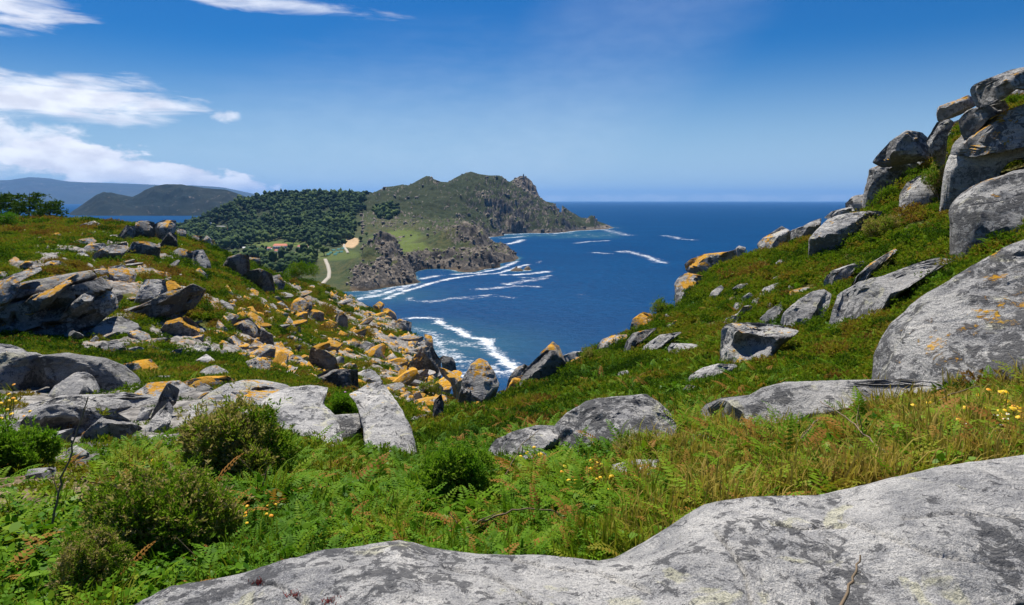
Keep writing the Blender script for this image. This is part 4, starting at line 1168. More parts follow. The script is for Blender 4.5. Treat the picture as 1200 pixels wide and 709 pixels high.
 ('standing_stone', 'upright dark stone with an orange cap on the green hillside', [(391,383),(394,370),(400,365),(407,372),(408,386),(397,388)], dict(sub=4, lean=-0.15, tone=0.6, lichen=0.7, group=G_CLIFF, cat='rock', box=0.45)),
 ('boulder', 'large overhanging boulder with an orange lid and dark hollow', [(362,421),(365,407),(380,411),(393,419),(399,434),(384,440),(368,433)], dict(sub=5, lean=-0.4, tone=0.6, lichen=0.72, group=G_CLIFF)),
 ('boulder', 'dark lower block under the large overhanging boulder', [(372,440),(384,434),(400,433),(418,434),(420,452),(410,461),(390,456)], dict(sub=5, lean=-0.3, tone=0.6, lichen=0.35, group=G_CLIFF)),
 ('boulder', 'orange triangular rock left of the overhanging boulder', [(354,435),(362,423),(376,439),(362,437)], dict(sub=3, lean=0.5, lichen=1.0, group=G_CLIFF)),
 ('boulder', 'light grey square boulder on the green above the cliff edge', [(420,411),(428,400),(438,403),(442,414),(438,420),(424,417)], dict(sub=4, tone=0.95, box=0.42, group=G_CLIFF)),
 ('boulder', 'orange topped rock left of the light grey square boulder', [(407,403),(414,396),(422,400),(421,408),(411,409)], dict(sub=4, lichen=0.75, tone=0.8, group=G_CLIFF)),
 ('boulder', 'low orange topped rock right of the light grey square boulder', [(434,402),(444,399),(452,403),(448,410),(438,409)], dict(sub=4, lichen=0.6, tone=0.8, group=G_CLIFF)),
 ('boulder', 'round orange rock perched on the cliff skyline', [(437,358),(445,353),(451,357),(444,362)], dict(rest=True, sub=4, lichen=0.9, group=G_CLIFF, sink=0.5)),
 ('boulder', 'long orange ledge just below the perched round rock', [(447,362),(454,361),(462,366),(468,372),(456,372)], dict(sub=4, lichen=0.9, group=G_CLIFF)),
 ('boulder', 'rounded grey and orange rock on the cliff edge', [(459,381),(468,374),(482,378),(481,390),(468,388)], dict(sub=4, lichen=0.55, group=G_CLIFF)),
 ('boulder', 'grey domed rock on the cliff edge above the dark buttress', [(482,400),(490,394),(499,400),(498,408),(486,406)], dict(sub=4, lichen=0.3, group=G_CLIFF)),
 ('boulder', 'big dark buttress with an orange ledge at the cliff edge', [(472,432),(484,421),(494,407),(506,407),(516,423),(515,442),(496,445),(480,438)], dict(sub=5, lean=-0.3, tone=0.6, lichen=0.72, group=G_CLIFF, box=0.45)),
 ('boulder', 'orange banded block at the very edge over the surf', [(497,391),(506,394),(509,406),(500,406)], dict(sub=4, lichen=0.75, group=G_CLIFF)),
 ('boulder', 'yellow sided rock standing at the bottom of the gully', [(483,458),(492,459),(501,475),(490,477)], dict(sub=4, lichen=0.8, group=G_CLIFF, lean=0.2)),
 ('boulder', 'grey and orange block below the yellow sided gully rock', [(487,476),(500,476),(508,485),(502,494),(490,488)], dict(sub=4, lichen=0.6, group=G_CLIFF)),
 ('boulder', 'orange shelf of rock beyond the gully by the tall fin', [(514,430),(528,435),(545,445),(541,456),(528,446),(518,440)], dict(sub=4, lichen=0.75, group=G_CLIFF, Y=40)),
 ('boulder', 'dark shaded pillar deep in the gully', [(503,496),(509,470),(517,462),(520,474),(518,492),(510,500)], dict(sub=4, tone=0.45, lean=-0.2, group=G_CLIFF)),
 ('boulder', 'brown shore rock lying in the surf beside the cliff', [(514,420),(520,417),(530,419),(536,427),(522,428)], dict(sub=4, tone=0.5, group=G_CLIFF, Y=150)),
 # --- layered outcrop, far left
 ('rock_outcrop', 'great layered dark rock face at the left edge', [(-30,350),(0,338),(30,330),(60,325),(90,320),(105,318),(118,330),(132,345),(135,362),(115,372),(110,386),(90,393),(70,398),(40,400),(20,394),(0,400),(-30,402)], dict(sub=6, box=0.4, strata=(15, 7, 0.14), rough=0.03, group=G_LEFT, cat='rock', cuts=0, lichen=0.2, base=(55,392), lean=0.05, rest=True, depth=0.5, tone=0.72)),
 ('rock_outcrop', 'pale tongue shaped slab on the layered rock face', [(-25,340),(0,328),(12,323),(26,318),(46,313),(48,318),(24,329),(20,338),(12,347),(0,352),(-25,357)], dict(sub=5, lean=0.8, depth=0.5, lichen=0.35, group=G_LEFT, cat='rock', base=(20,392), push=-1.0, rest=True)),
 ('stone', 'small block beside the pale tongue at the left edge', [(-8,326),(0,319),(10,318),(9,325),(0,329)], dict(sub=3, lichen=0.3, group=G_LEFT, cat='stone')),
 ('boulder', 'flat rock with an orange cap above the pale tongue', [(23,311),(30,306),(44,306),(47,313),(36,316)], dict(sub=4, lichen=0.55, group=G_LEFT)),
 ('boulder', 'split grey rock right of the orange cap rock', [(46,313),(58,305),(70,306),(78,310),(76,317),(56,317)], dict(sub=4, lichen=0.25, group=G_LEFT, strata=(5, 4, 0.08))),
 ('rock_outcrop', 'sloping bedded slab in the upper layered face', [(16,355),(40,343),(60,338),(76,329),(88,320),(92,324),(78,336),(60,349),(36,359)], dict(sub=5, lean=0.5, lichen=0.5, group=G_LEFT, cat='rock', strata=(22, 4, 0.06), base=(55,392), push=-1.0, rest=True)),
 ('rock_outcrop', 'worn ridge of rock in the middle of the layered face', [(66,368),(76,358),(88,349),(108,338),(117,340),(106,355),(88,368)], dict(sub=4, lean=0.3, lichen=0.35, group=G_LEFT, cat='rock', base=(75,392), push=-1.0, rest=True)),
 ('rock_outcrop', 'knobbly rock with rusty spots at the right of the layered face', [(111,360),(120,342),(128,339),(134,348),(139,357),(124,364)], dict(sub=4, lichen=0.5, group=G_LEFT, cat='rock', base=(110,390), push=-1.0, rest=True)),
 ('boulder', 'pale rounded rock with an orange brow above the layered face', [(127,313),(144,311),(160,321),(155,331),(140,334),(129,327)], dict(sub=4, lean=0.5, lichen=0.5, group=G_LEFT)),
 ('boulder', 'low rusty rock left of the orange brow rock', [(105,317),(120,314),(134,319),(128,326),(111,322)], dict(sub=4, lichen=0.45, group=G_LEFT)),
 ('boulder', 'light boulder with a flat top over the dark ledge', [(156,354),(162,342),(170,328),(192,328),(196,341),(180,352),(164,357)], dict(rest=True, sub=5, lean=0.3, lichen=0.4, group=G_LEFT)),
 ('boulder', 'orange capped rock beside the flat topped light boulder', [(193,350),(195,330),(204,328),(212,337),(206,348)], dict(sub=4, lichen=0.95, group=G_LEFT)),
 ('rock_outcrop', 'dark undercut ledge below the light boulder', [(138,376),(150,362),(180,352),(195,344),(212,341),(222,333),(240,341),(228,358),(206,370),(190,376),(160,380)], dict(sub=5, strata=(14, 5, 0.11), group=G_LEFT, cat='rock', box=0.42, lichen=0.2, lean=-0.08, rest=True, tone=0.65)),
 # --- upper crest outcrop on the left
 ('boulder', 'orange ended slab at the left of the crest outcrop', [(80,289),(88,282),(108,278),(113,283),(97,290),(84,291)], dict(sub=4, lichen=0.5, lean=0.6, group=G_LEFT)),
 ('boulder', 'broad pale slab in front of the crest outcrop', [(93,294),(104,286),(122,285),(127,292),(108,298)], dict(sub=4, lean=0.6, lichen=0.3, group=G_LEFT)),
 ('boulder', 'small pale rock at the lower left of the crest outcrop', [(87,300),(96,294),(105,300),(100,308),(90,306)], dict(sub=4, group=G_LEFT)),
 ('rock_outcrop', 'large block forming the front of the crest outcrop', [(103,307),(112,296),(128,288),(148,284),(150,291),(140,301),(120,309)], dict(sub=5, lean=-0.05, lichen=0.3, group=G_LEFT, cat='rock', tone=0.85, box=0.45)),
 ('rock_outcrop', 'dark triangular wedge of the crest outcrop', [(133,279),(148,264),(158,266),(165,273),(156,280),(140,283)], dict(sub=4, lean=-0.1, tone=0.65, lichen=0.3, group=G_LEFT, cat='rock', sink=0.5)),
 ('rock_outcrop', 'upright dark block on the top of the crest outcrop', [(158,269),(160,260),(172,259),(181,261),(182,278),(174,283),(164,274)], dict(sub=4, lean=-0.1, tone=0.7, box=0.42, lichen=0.3, group=G_LEFT, cat='rock', sink=0.5)),
 ('rock_outcrop', 'tilted overhanging slab at the right top of the crest outcrop', [(181,263),(192,258),(206,259),(206,269),(193,285),(185,287),(182,274)], dict(rest=True, sub=4, lean=0.1, lichen=0.45, group=G_LEFT, cat='rock', sink=0.4)),
 ('rock_outcrop', 'shaded ledge with a light brow below the crest outcrop', [(145,300),(156,284),(172,283),(187,288),(186,299),(172,303),(152,302)], dict(sub=5, lean=-0.2, tone=0.65, lichen=0.35, group=G_LEFT, cat='rock', box=0.42)),
 ('rock_outcrop', 'dark mass under the tilted overhanging slab', [(186,287),(198,272),(207,276),(208,291),(192,294)], dict(sub=4, tone=0.45, lean=-0.2, group=G_LEFT, cat='rock')),
 ('granite_slab', 'tan flat rocks in the heath on the left crest', [(92,264),(110,259),(121,264),(112,268),(98,267)], dict(sub=3, lean=0.6, lichen=0.35, group=G_LEFT, cat='rock slab')),
 ('boulder', 'dark crest rock next right of the overhanging slab', [(206,278),(208,268),(218,270),(218,281)], dict(sub=4, lichen=0.4, tone=0.8, group=G_CLIFF)),
 ('boulder', 'ragged brown rock on the crest above the slanting grey slab', [(222,278),(226,276),(238,277),(234,285),(225,284)], dict(sub=4, lichen=0.4, tone=0.7, group=G_CLIFF)),
 ('boulder', 'orange rock on the crest before the pine wood', [(236,284),(242,276),(251,283),(246,290)], dict(sub=4, lichen=0.8, group=G_CLIFF)),
 ('granite_slab', 'slanting smooth grey slab on the upper hillside', [(225,307),(227,294),(238,293),(246,307),(249,319),(236,315)], dict(sub=4, lean=0.5, depth=0.5, group=G_CLIFF, cat='rock slab', lichen=0.2)),
 ('granite_slab', 'dull brown ledge left of the slanting smooth slab', [(199,297),(210,291),(227,295),(226,306),(210,302)], dict(sub=4, tone=0.8, lichen=0.3, group=G_CLIFF, cat='rock slab')),
 ('boulder', 'orange topped stone below the slanting smooth slab', [(224,319),(234,314),(245,322),(238,326)], dict(sub=3, lichen=0.65, group=G_CLIFF)),
 ('rock_outcrop', 'left half of the dark cave outcrop with an orange crest', [(259,314),(268,302),(280,298),(291,300),(293,319),(286,326),(266,321)], dict(sub=5, lean=-0.35, tone=0.58, lichen=0.55, group=G_CLIFF, cat='rock', box=0.45)),
 ('rock_outcrop', 'small upper block of the dark cave outcrop', [(290,305),(292,299),(304,301),(307,311),(296,314)], dict(sub=4, tone=0.6, lichen=0.6, lean=-0.2, group=G_CLIFF, cat='rock', sink=0.5)),
 ('rock_outcrop', 'lower hollow half of the dark cave outcrop', [(279,327),(292,318),(304,315),(318,321),(321,333),(318,342),(302,339),(291,335)], dict(sub=5, lean=-0.5, tone=0.5, lichen=0.45, group=G_CLIFF, cat='rock', box=0.45)),
 ('rock_outcrop', 'orange right end of the dark cave outcrop', [(317,324),(328,322),(334,333),(326,343),(318,340)], dict(sub=4, lichen=0.75, tone=0.75, group=G_CLIFF, cat='rock')),
 ('boulder', 'pale boulder with an orange face below the cave outcrop', [(288,346),(295,337),(303,342),(301,349),(292,350)], dict(sub=4, lichen=0.7, group=G_CLIFF)),
]
rock_objs = {}
for nm, lab, pts, kw in ROCKS:
    rock_objs[lab] = make_rock(nm, lab, pts, **kw)


def foreground_slab():
    sky = [(150, 716), (165, 708), (200, 690), (240, 681), (280, 673), (325, 660), (370, 648), (400, 644), (430, 640), (450, 636), (465, 634), (482, 637), (500, 643), (560, 650), (640, 652), (680, 656), (705, 658), (722, 655), (740, 646), (765, 632),
           (790, 616), (810, 603), (830, 592), (855, 586), (880, 582), (960, 580), (1000, 572), (1050, 560), (1120, 545), (1200, 533), (1290, 520), (1420, 512), (1560, 520), (1680, 560), (1740, 640)]
    sx = np.array([p[0] for p in sky], float)
    sy = np.array([p[1] for p in sky], float)
    u = np.linspace(150, 1740, 620)
    top = np.interp(u, sx, sy)
    Yc = np.interp(u, [150, 430, 705, 830, 1200, 1420, 1740], [2.45, 2.75, 2.75, 2.95, 3.2, 3.3, 2.7])
    lip = np.interp(u, [150, 600, 860, 980, 1100, 1420], [790, 800, 800, 768, 712, 696])
    lip = np.maximum(lip, top + 24)
    Yl = np.interp(u, [150, 430, 860, 1000, 1420], [2.1, 1.75, 1.8, 2.05, 2.25])
    rows = []
    A = np.array([at(p, q, r) for p, q, r in zip(u, top, Yc)])
    B = np.array([at(p, q, r) for p, q, r in zip(u, lip, Yl)])
    for v in np.linspace(0, 1, 7)[:-1]:
        rows.append(A + np.stack([0 * u, 0.45 * (1 - v) ** 1.0 + 0 * u, -0.7 * (1 - v) ** 1.6 + 0 * u], -1))
    for v in np.linspace(0, 1, 110):
        p = A * (1 - v) + B * v
        p[:, 2] += 0.055 * math.sin(math.pi * v) - 0.02 * v * v
        rows.append(p)
    for v in np.linspace(0, 1, 14)[1:]:
        rows.append(B + np.stack([0 * u, 0.16 * v + 0 * u, -0.62 * v + 0 * u], -1))
    P = np.stack(rows, 1)
    n = fbm(P * 1.6 + 3, 4)
    n2 = fbm(P * np.array([4.0, 7.0, 7.0]) + 9, 4, 0.55, True)
    n3 = fbm(P * np.array([9.0, 22.0, 22.0]), 3, 0.6)
    fade = np.ones(P.shape[1])
    fade[:6] = 0.3
    fade[6:12] = np.linspace(0.15, 1, 6)
    P[..., 2] += (0.045 * n + 0.016 * n2 + 0.007 * n3) * fade[None]
    ppx, ppy = to_px(P)
    for line in ([(296, 683), (318, 682), (335, 690), (350, 700), (372, 716)], [(520, 664), (580, 676), (620, 700), (640, 716)], [(905, 612), (940, 618), (990, 616)], [(1060, 606), (1120, 600), (1190, 604)], [(600, 655), (645, 664), (700, 671), (762, 692)], [(838, 622), (858, 645), (872, 668), (880, 706)], [(985, 606), (1040, 628), (1090, 648), (1190, 664)]):
        d = np.full(ppx.shape, 1e9)
        for a, b in zip(line[:-1], line[1:]):
            a, b = np.array(a, float), np.array(b, float)
            ab = b - a
            t = np.clip(((ppx - a[0]) * ab[0] + (ppy - a[1]) * ab[1]) / (ab @ ab), 0, 1)
            d = np.minimum(d, np.hypot(ppx - a[0] - t * ab[0], ppy - a[1] - t * ab[1]))
        P[..., 2] -= 0.026 * np.exp(-((d + 1.2 * n2) / 2.3) ** 2) * (np.arange(P.shape[1]) > 10)
    C = np.array([0.8, 2.6, -1.6])
    F = grid_faces(P.shape[0], P.shape[1])[:, ::-1]
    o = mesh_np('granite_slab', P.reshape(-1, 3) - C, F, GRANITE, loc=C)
    o['lichen'], o['tone'], o['grain'], o['black'] = 0.0, 1.22, 2.1, 0.05
    tag(o, 'long pale granite slab across the bottom of the view with black and yellow lichen', 'rock slab')
    ALLROCK.append((P.reshape(-1, 3), F))
    return o


foreground_slab()

# loose stones on the left hillside, along the cliff edge and on the right slope
def scatter(n, r0, r1, t0=-47, t1=47, power=0.0):
    t = rad(t0) + RNG.random(n) * rad(t1 - t0)
    l = math.log(r0) + RNG.random(n) * (math.log(r1) - math.log(r0))
    r = np.exp(l)
    x, y = r * np.sin(t), r * np.cos(t)
    z = H(x, y)
    return np.stack([x, y, z], -1)


def stone_proto(k):
    rg = np.random.default_rng(100 + k)
    V, F = ico(3)
    q = V * np.array([1.0, 0.75, 0.62]) * rg.uniform(0.85, 1.15, 3)
    for _ in range(9):
        n = rg.normal(size=3)
        n /= np.linalg.norm(n)
        d = q @ n
        q = q - np.maximum(d - rg.uniform(0.4, 0.78) * d.max(), 0)[:, None] * 0.98 * n
    q = q + V * (0.09 * fbm(q * 2.5 + k * 9, 3))[:, None]
    me = mesh_np('stone', q, F, GRANITE, link=False)
    me.data.set_sharp_from_angle(angle=rad(25))
    return me.data, q, F


SPROTO = [stone_proto(k) for k in range(10)]
_used = np.array([to_px(np.mean(v, 0)) for v, f in ALLROCK])


def strew(poly, n, r0, r1, smin, smax, lich, label, group, cat, name='stone', mind=5.0):
    P = scatter(n * 60, r0, r1)
    px, py = to_px(P)
    P = P[in_poly(px, py, poly)]
    P = P[fbm(P * 0.16 + 40, 3) > -0.06 + 0.12 * (mind > 8)]
    placed, out = [], []
    for p in P:
        if len(out) >= n:
            break
        x, y = to_px(p)
        t, hit = cast(x, y)
        if abs(t - np.linalg.norm(p)) > 0.06 * t + 0.5:
            continue
        if placed and min((a - x) ** 2 + (b - y) ** 2 for a, b in placed) < mind ** 2:
            continue
        if np.min(np.hypot(_used[:, 0] - x, _used[:, 1] - y)) < 6:
            continue
        k = int(RNG.integers(10))
        me, q, F = SPROTO[k]
        s = smin + (smax - smin) * RNG.random() ** 2.2
        o = bpy.data.objects.new(name, me)
        COL.objects.link(o)
        S = np.array([s * RNG.uniform(0.9, 2.0), s * RNG.uniform(0.7, 1.1), s * RNG.uniform(0.5, 0.95)])
        a = 0.55 + RNG.normal(0, 0.4)
        tilt = RNG.normal(-0.15, 0.22)
        o.location = (p[0], p[1], p[2] + 0.05 * S[2])
        o.scale = S
        o.rotation_euler = (tilt, RNG.normal(-0.22, 0.2), a)
        o['lichen'] = float(np.clip(RNG.normal(lich, 0.25), 0, 1.0))
        o['tone'] = float(RNG.uniform(0.75, 1.15))
        o['grain'] = float(RNG.uniform(0.9, 1.8))
        tag(o, label, cat, group)
        ca, sa = math.cos(a), math.sin(a)
        w_ = q * S
        ALLROCK.append((np.stack([w_[:, 0] * ca - w_[:, 1] * sa, w_[:, 0] * sa + w_[:, 1] * ca, w_[:, 2]], -1) + np.array(o.location), F))
        placed.append((x, y))
        out.append(o)
    return out


ORD = ['', 'second ', 'third ', 'fourth ', 'fifth ', 'sixth ', 'seventh ', 'eighth ', 'ninth ', 'tenth ']
ANCHORS = [(lab, to_px(np.array(o.location))) for lab, o in rock_objs.items() if len(lab.split()) <= 8]
_seen = {}


def name_stones(objs, where):
    """each strewn stone is told apart by its look and by the named rock it lies next to"""
    for o in objs:
        x, y = to_px(np.array(o.location))
        best = sorted(ANCHORS, key=lambda q: math.hypot(q[1][0] - x, q[1][1] - y))
        li = o['lichen']
        look = 'bright orange' if li > 0.85 else 'orange topped' if li > 0.6 else 'orange spotted' if li > 0.35 else 'bare grey'
        size = 'large ' if max(o.scale) > 1.25 else 'small ' if max(o.scale) < 0.45 else ''
        for lab, (ax, ay) in best:
            dx, dy = x - ax, y - ay
            side = ('right of' if dx > 0 else 'left of') if abs(dx) > abs(dy) else ('below' if dy > 0 else 'above')
            key = (look, size, side, lab)
            k = _seen.get(key, 0)
            if k < 3:
                break
        _seen[key] = k + 1
        noun = 'rock' if max(o.scale) > 0.8 else 'stone'
        o['label'] = '%s%s%s %s %s the %s' % (ORD[k], size, look, noun, side, lab)


n1 = strew(EDGE, 115, 26, 105, 0.35, 1.25, 0.72, 'x', 'orange rocks strewn along the cliff edge', 'rock', mind=4)
n2 = strew(SLOPE, 95, 24, 100, 0.3, 1.15, 0.62, 'x', 'stones strewn over the left hillside', 'stone', mind=5)
n3 = strew(HEATH, 45, 22, 90, 0.2, 0.75, 0.35, 'x', 'stones in the heath on the far left', 'stone', mind=9)
n4 = strew(RIGHT, 34, 12, 30, 0.12, 0.46, 0.25, 'x', 'stones in the scrub on the right slope', 'stone', mind=11)


def buddies():
    out = []
    for lab, a in list(rock_objs.items()):
        x, y = to_px(np.array(a.location))
        if x > 515 or a.get('group') not in (G_CLIFF, G_LEFT) or 'surf' in lab:
            continue
        dim = max(a.dimensions)
        for k in range(2):
            d = Vector((RNG.choice([-1, 1]) * dim * RNG.uniform(0.38, 0.75), -dim * RNG.uniform(-0.1, 0.3), 0))
            q = a.location + d
            z = float(H(q.x, q.y))
            b = to_px(np.array((q.x, q.y, z)))
            if len(out) >= 110 or (b[1] > 438 and b[0] < 330):
                continue
            me, qq, F = SPROTO[int(RNG.integers(10))]
            sz = dim * RNG.uniform(0.18, 0.36)
            o = bpy.data.objects.new('rock', me)
            COL.objects.link(o)
            S = np.array([sz * RNG.uniform(1.1, 1.9), sz * RNG.uniform(0.8, 1.1), sz * RNG.uniform(0.6, 1.0)])
            an = 0.5 + RNG.normal(0, 0.3)
            o.location = (q.x, q.y, z + 0.12 * S[2])
            o.scale = S
            o.rotation_euler = (RNG.normal(-0.15, 0.2), RNG.normal(-0.25, 0.2), an)
            o['lichen'] = float(np.clip(a['lichen'] + RNG.normal(0, 0.2), 0, 0.95))
            o['tone'] = float(RNG.uniform(0.8, 1.1))
            o['grain'] = float(RNG.uniform(0.9, 1.5))
            tag(o, 'x', 'rock', 'broken rocks around the left outcrops')
            ca, sa = math.cos(an), math.sin(an)
            w_ = qq * S
            ALLROCK.append((np.stack([w_[:, 0] * ca - w_[:, 1] * sa, w_[:, 0] * sa + w_[:, 1] * ca, w_[:, 2]], -1) + np.array(o.location), F))
            out.append(o)
    return out


n5 = buddies()
n6 = strew(HEAP, 34, 7, 19, 0.12, 0.42, 0.12, 'x', 'small broken stones between the heaped boulders', 'stone', mind=9)
for _n in (n1, n2, n3, n4, n5, n6):
    name_stones(_n, '')
print('STONES', len(n1), len(n2), len(n3), len(n4))


def rubble():
    V, F = ico(1)
    P = scatter(6000, 16, 100, -40, 0)
    px, py = to_px(P)
    P = P[in_poly(px, py, EDGE) | (in_poly(px, py, SLOPE) & (RNG.random(len(P)) < 0.35))][:2600]
    vs, fs = [], []
    for i, p in enumerate(P):
        s = RNG.uniform(0.10, 0.40) * (1 + 0.4 * (np.linalg.norm(p) > 45))
        q = V * RNG.uniform(0.6, 1.2, 3) * s * (1 + 0.3 * RNG.normal(size=(len(V), 1))) + p
        vs.append(q)
        fs.append(F + len(V) * i)
    o = mesh_np('rubble', np.concatenate(vs), np.concatenate(fs), GRANITE, smooth=False)
    o['lichen'], o['tone'], o['grain'] = 0.7, 1.0, 1.2
    tag(o, 'small broken stones and grit between the rocks of the left hillside', kind='stuff')


rubble()
_v, _f, _b = [], [], 0
for v, f in ALLROCK:
    _v.append(v)
    _f.extend([list(x) for x in (f + _b)])
    _b += len(v)
ROCKTREE = BVHTree.FromPolygons(np.concatenate(_v).tolist(), _f)


def covered(p, lift=0.0):
    """is this ground point under a rock"""
    hit = ROCKTREE.ray_cast(Vector((p[0], p[1], p[2] + 14)), Vector((0, 0, -1)), 14 - 0.03 - lift)
    return hit[0] is not None


# ------------------------------------------------------------------ plants
def leaf_mat(name, cols, rough=0.6, trans=0.25, source='INSTANCER'):
    """cols: colours along the tint attribute 0..1"""
    m, nt = new_mat(name)
    a = nt.attr('tint', source).outputs['Fac']
    b = nt.attr('leaf').outputs['Fac']
    t = nt.math('ADD', a, nt.math('MULTIPLY', nt.math('SUBTRACT', b, 0.5), 0.45), clamp=True)
    r = nt.n('ShaderNodeValToRGB', Fac=t)
    el = r.color_ramp.elements
    while len(el) < len(cols):
        el.new(0.5)
    for i, c in enumerate(cols):
        el[i].position = i / (len(cols) - 1)
        el[i].color = (*c, 1)
    p = bsdf(nt, r.outputs[0], rough, spec=0.05)
    tr = nt.n('ShaderNodeBsdfTranslucent', Color=nt.mix(1.0, r.outputs[0], (1.0, 1.15, 0.6), 'MULTIPLY'))
    mx = nt.n('ShaderNodeMixShader', i0=trans, i1=p.outputs[0], i2=tr.outputs[0])
    nt.t.links.new(mx.outputs[0], nt.out.inputs[0])
    return m


def tri_card(p, d, side, L, W):
    """pointed leaf: 4 verts, 2 tris folded along the midrib"""
    up = np.cross(side, d)
    return [p, p + d * L * 0.45 + side * W, p + d * L, p + d * L * 0.45 - side * W + up * W * 0.3], [[0, 1, 2], [0, 2, 3]]


class PB:
    def __init__(self):
        self.v, self.f, self.a = [], [], []

    def add(self, v, f, a):
        b = len(self.v)
        self.v += [tuple(x) for x in v]
        self.f += [[i + b for i in t] for t in f]
        self.a += [a] * len(v)

    def obj(self, name, mat, link=False, parent=None, loc=None):
        return mesh_np(name, np.array(self.v), np.array(self.f), mat, smooth=False, attrs={'leaf': np.array(self.a)}, link=link, parent=parent, loc=loc)


def unit(v):
    return v / (np.linalg.norm(v) + 1e-9)


def frond(pb, rg, base, az, L, rise, droop, n=15, brown=0.5, wide=0.24):
    out = np.array([math.cos(az), math.sin(az), 0])
    side = np.array([-out[1], out[0], 0])
    pts = []
    for i in range(n + 1):
        s = i / n
        pts.append(base + out * L * (s - 0.15 * s * s) + np.array([0, 0, L * (rise * s - droop * s * s)]))
    for i in range(2, n):
        s = i / n
        w_ = L * wide * (1 - s) ** 0.8 * min(1, s * 4.5)
        d = unit(pts[i + 1] - pts[i])
        for sg in (-1, 1):
            dirv = unit(side * sg + d * 0.45 + np.array([0, 0, rg.uniform(-0.25, 0.1)]))
            v, f = tri_card(pts[i], dirv, d, w_ * rg.uniform(0.85, 1.1), L * 0.028)
            pb.add(v, f, min(1, max(0, brown + rg.normal(0, 0.1))))
    a, b = pts[0], pts[-1]
    m = pts[n // 2]
    pb.add([a + side * 0.006, a - side * 0.006, m], [[0, 1, 2]], brown)


def proto_fern(k):
    rg = np.random.default_rng(200 + k)
    pb = PB()
    for i in range(rg.integers(5, 8)):
        frond(pb, rg, np.array([rg.normal(0, 0.05), rg.normal(0, 0.05), 0]), i * 6.283 / 6 + rg.normal(0, 0.35), rg.uniform(0.7, 1.1), rg.uniform(0.6, 1.25), rg.uniform(0.35, 0.75), brown=rg.normal(0.5, 0.12))
    return pb


def proto_grass(k, nb=34, lean=0.5):
    rg = np.random.default_rng(300 + k)
    pb = PB()
    for i in range(nb):
        a = rg.uniform(0, 6.283)
        o = np.array([math.cos(a), math.sin(a), 0])
        sd = np.array([-o[1], o[0], 0])
        b = np.array([rg.normal(0, 0.18), rg.normal(0, 0.18), 0])
        L = rg.uniform(0.5, 1.1)
        w_ = rg.uniform(0.010, 0.02)
        ln = abs(rg.normal(0, lean))
        p1 = b + np.array([0, 0, 0.45 * L]) + o * ln * 0.18 * L
        p2 = b + np.array([0, 0, 0.8 * L]) + o * ln * 0.5 * L
        p3 = b + np.array([0, 0, L * (1 - 0.12 * ln)]) + o * ln * 0.95 * L
        t = rg.uniform(0, 1)
        pb.add([b - sd * w_, b + sd * w_, p1 + sd * w_, p1 - sd * w_, p2 + sd * w_ * 0.7, p2 - sd * w_ * 0.7, p3], [[0, 1, 2], [0, 2, 3], [3, 2, 4], [3, 4, 5], [5, 4, 6]], t)
        if t > 0.75 and k % 2 == 0:
            for q in range(4):
                pp = p2 + (p3 - p2) * (0.3 + 0.18 * q)
                pb.add([pp, pp + sd * 0.02 + np.array([0, 0, 0.03]), pp + np.array([0, 0, 0.06])], [[0, 1, 2]], 1.0)
    return pb


def proto_heath(k, n=150, flat=0.7):
    rg = np.random.default_rng(400 + k)
    pb = PB()
    lumps = [np.array([rg.uniform(-0.45, 0.45), rg.uniform(-0.45, 0.45), 0]) for _ in range(4)]
    for i in range(n):
        c = lumps[i % 4]
        d = unit(np.array([rg.normal(0, 0.8), rg.normal(0, 0.8), abs(rg.normal(0.35, 0.6))]))
        rr = rg.uniform(0.35, 0.62)
        p = c + d * rr * np.array([1, 1, flat])
        t = np.clip(0.5 + 0.25 * (k % 3 - 1) + rg.normal(0, 0.2) + 0.25 * (rr - 0.5), 0, 1)
        for q in range(5):
            dv = unit(d + rg.normal(0, 0.75, 3) + np.array([0, 0, 0.25]))
            sd = unit(np.cross(dv, rg.normal(size=3)))
            v, f = tri_card(p, dv, sd, rg.uniform(0.10, 0.2), rg.uniform(0.014, 0.03))
            pb.add(v, f, t)
    return pb


def proto_leafy(k, n=130):
    rg = np.random.default_rng(500 + k)
    pb = PB()
    for i in range(n):
        d = unit(np.array([rg.normal(), rg.normal(), abs(rg.normal(0.2, 0.6))]))
        p = d * rg.uniform(0.3, 0.75) * np.array([1, 1, 0.75])
        nrm = unit(d + rg.normal(0, 0.5, 3) + np.array([0, 0, 0.6]))
        dv = unit(np.cross(nrm, rg.normal(size=3)))
        sd = np.cross(nrm, dv)
        L = rg.uniform(0.10, 0.2)
        v = [p, p + dv * L * 0.3 + sd * L * 0.32, p + dv * L * 0.7 + sd * L * 0.26, p + dv * L, p + dv * L * 0.7 - sd * L * 0.26, p + dv * L * 0.3 - sd * L * 0.32]
        pb.add(v, [[0, 1, 2], [0, 2, 3], [0, 3, 4], [0, 4, 5]], rg.uniform(0, 1))
    return pb


GREEN = [(0.030, 0.060, 0.008), (0.062, 0.115, 0.014), (0.105, 0.165, 0.022), (0.16, 0.18, 0.03)]
FERN_M = leaf_mat('bracken_leaf', [(0.048, 0.125, 0.006), (0.095, 0.205, 0.008), (0.165, 0.265, 0.012), (0.25, 0.18, 0.025), (0.30, 0.14, 0.032)], 0.55, 0.3)
GRASS_M = leaf_mat('grass_blade', [(0.070, 0.145, 0.008), (0.130, 0.210, 0.010), (0.24, 0.235, 0.022), (0.40, 0.29, 0.070)], 0.6, 0.3)
HEATH_M = leaf_mat('heath_sprig', [(0.030, 0.068, 0.008), (0.110, 0.185, 0.012), (0.200, 0.240, 0.018), (0.27, 0.195, 0.030), (0.215, 0.110, 0.034)], 0.7, 0.36)
LEAFY_M = leaf_mat('bramble_leaf', [(0.034, 0.100, 0.006), (0.075, 0.175, 0.008), (0.135, 0.250, 0.012), (0.21, 0.28, 0.020)], 0.42, 0.25)

PROTOS = {}


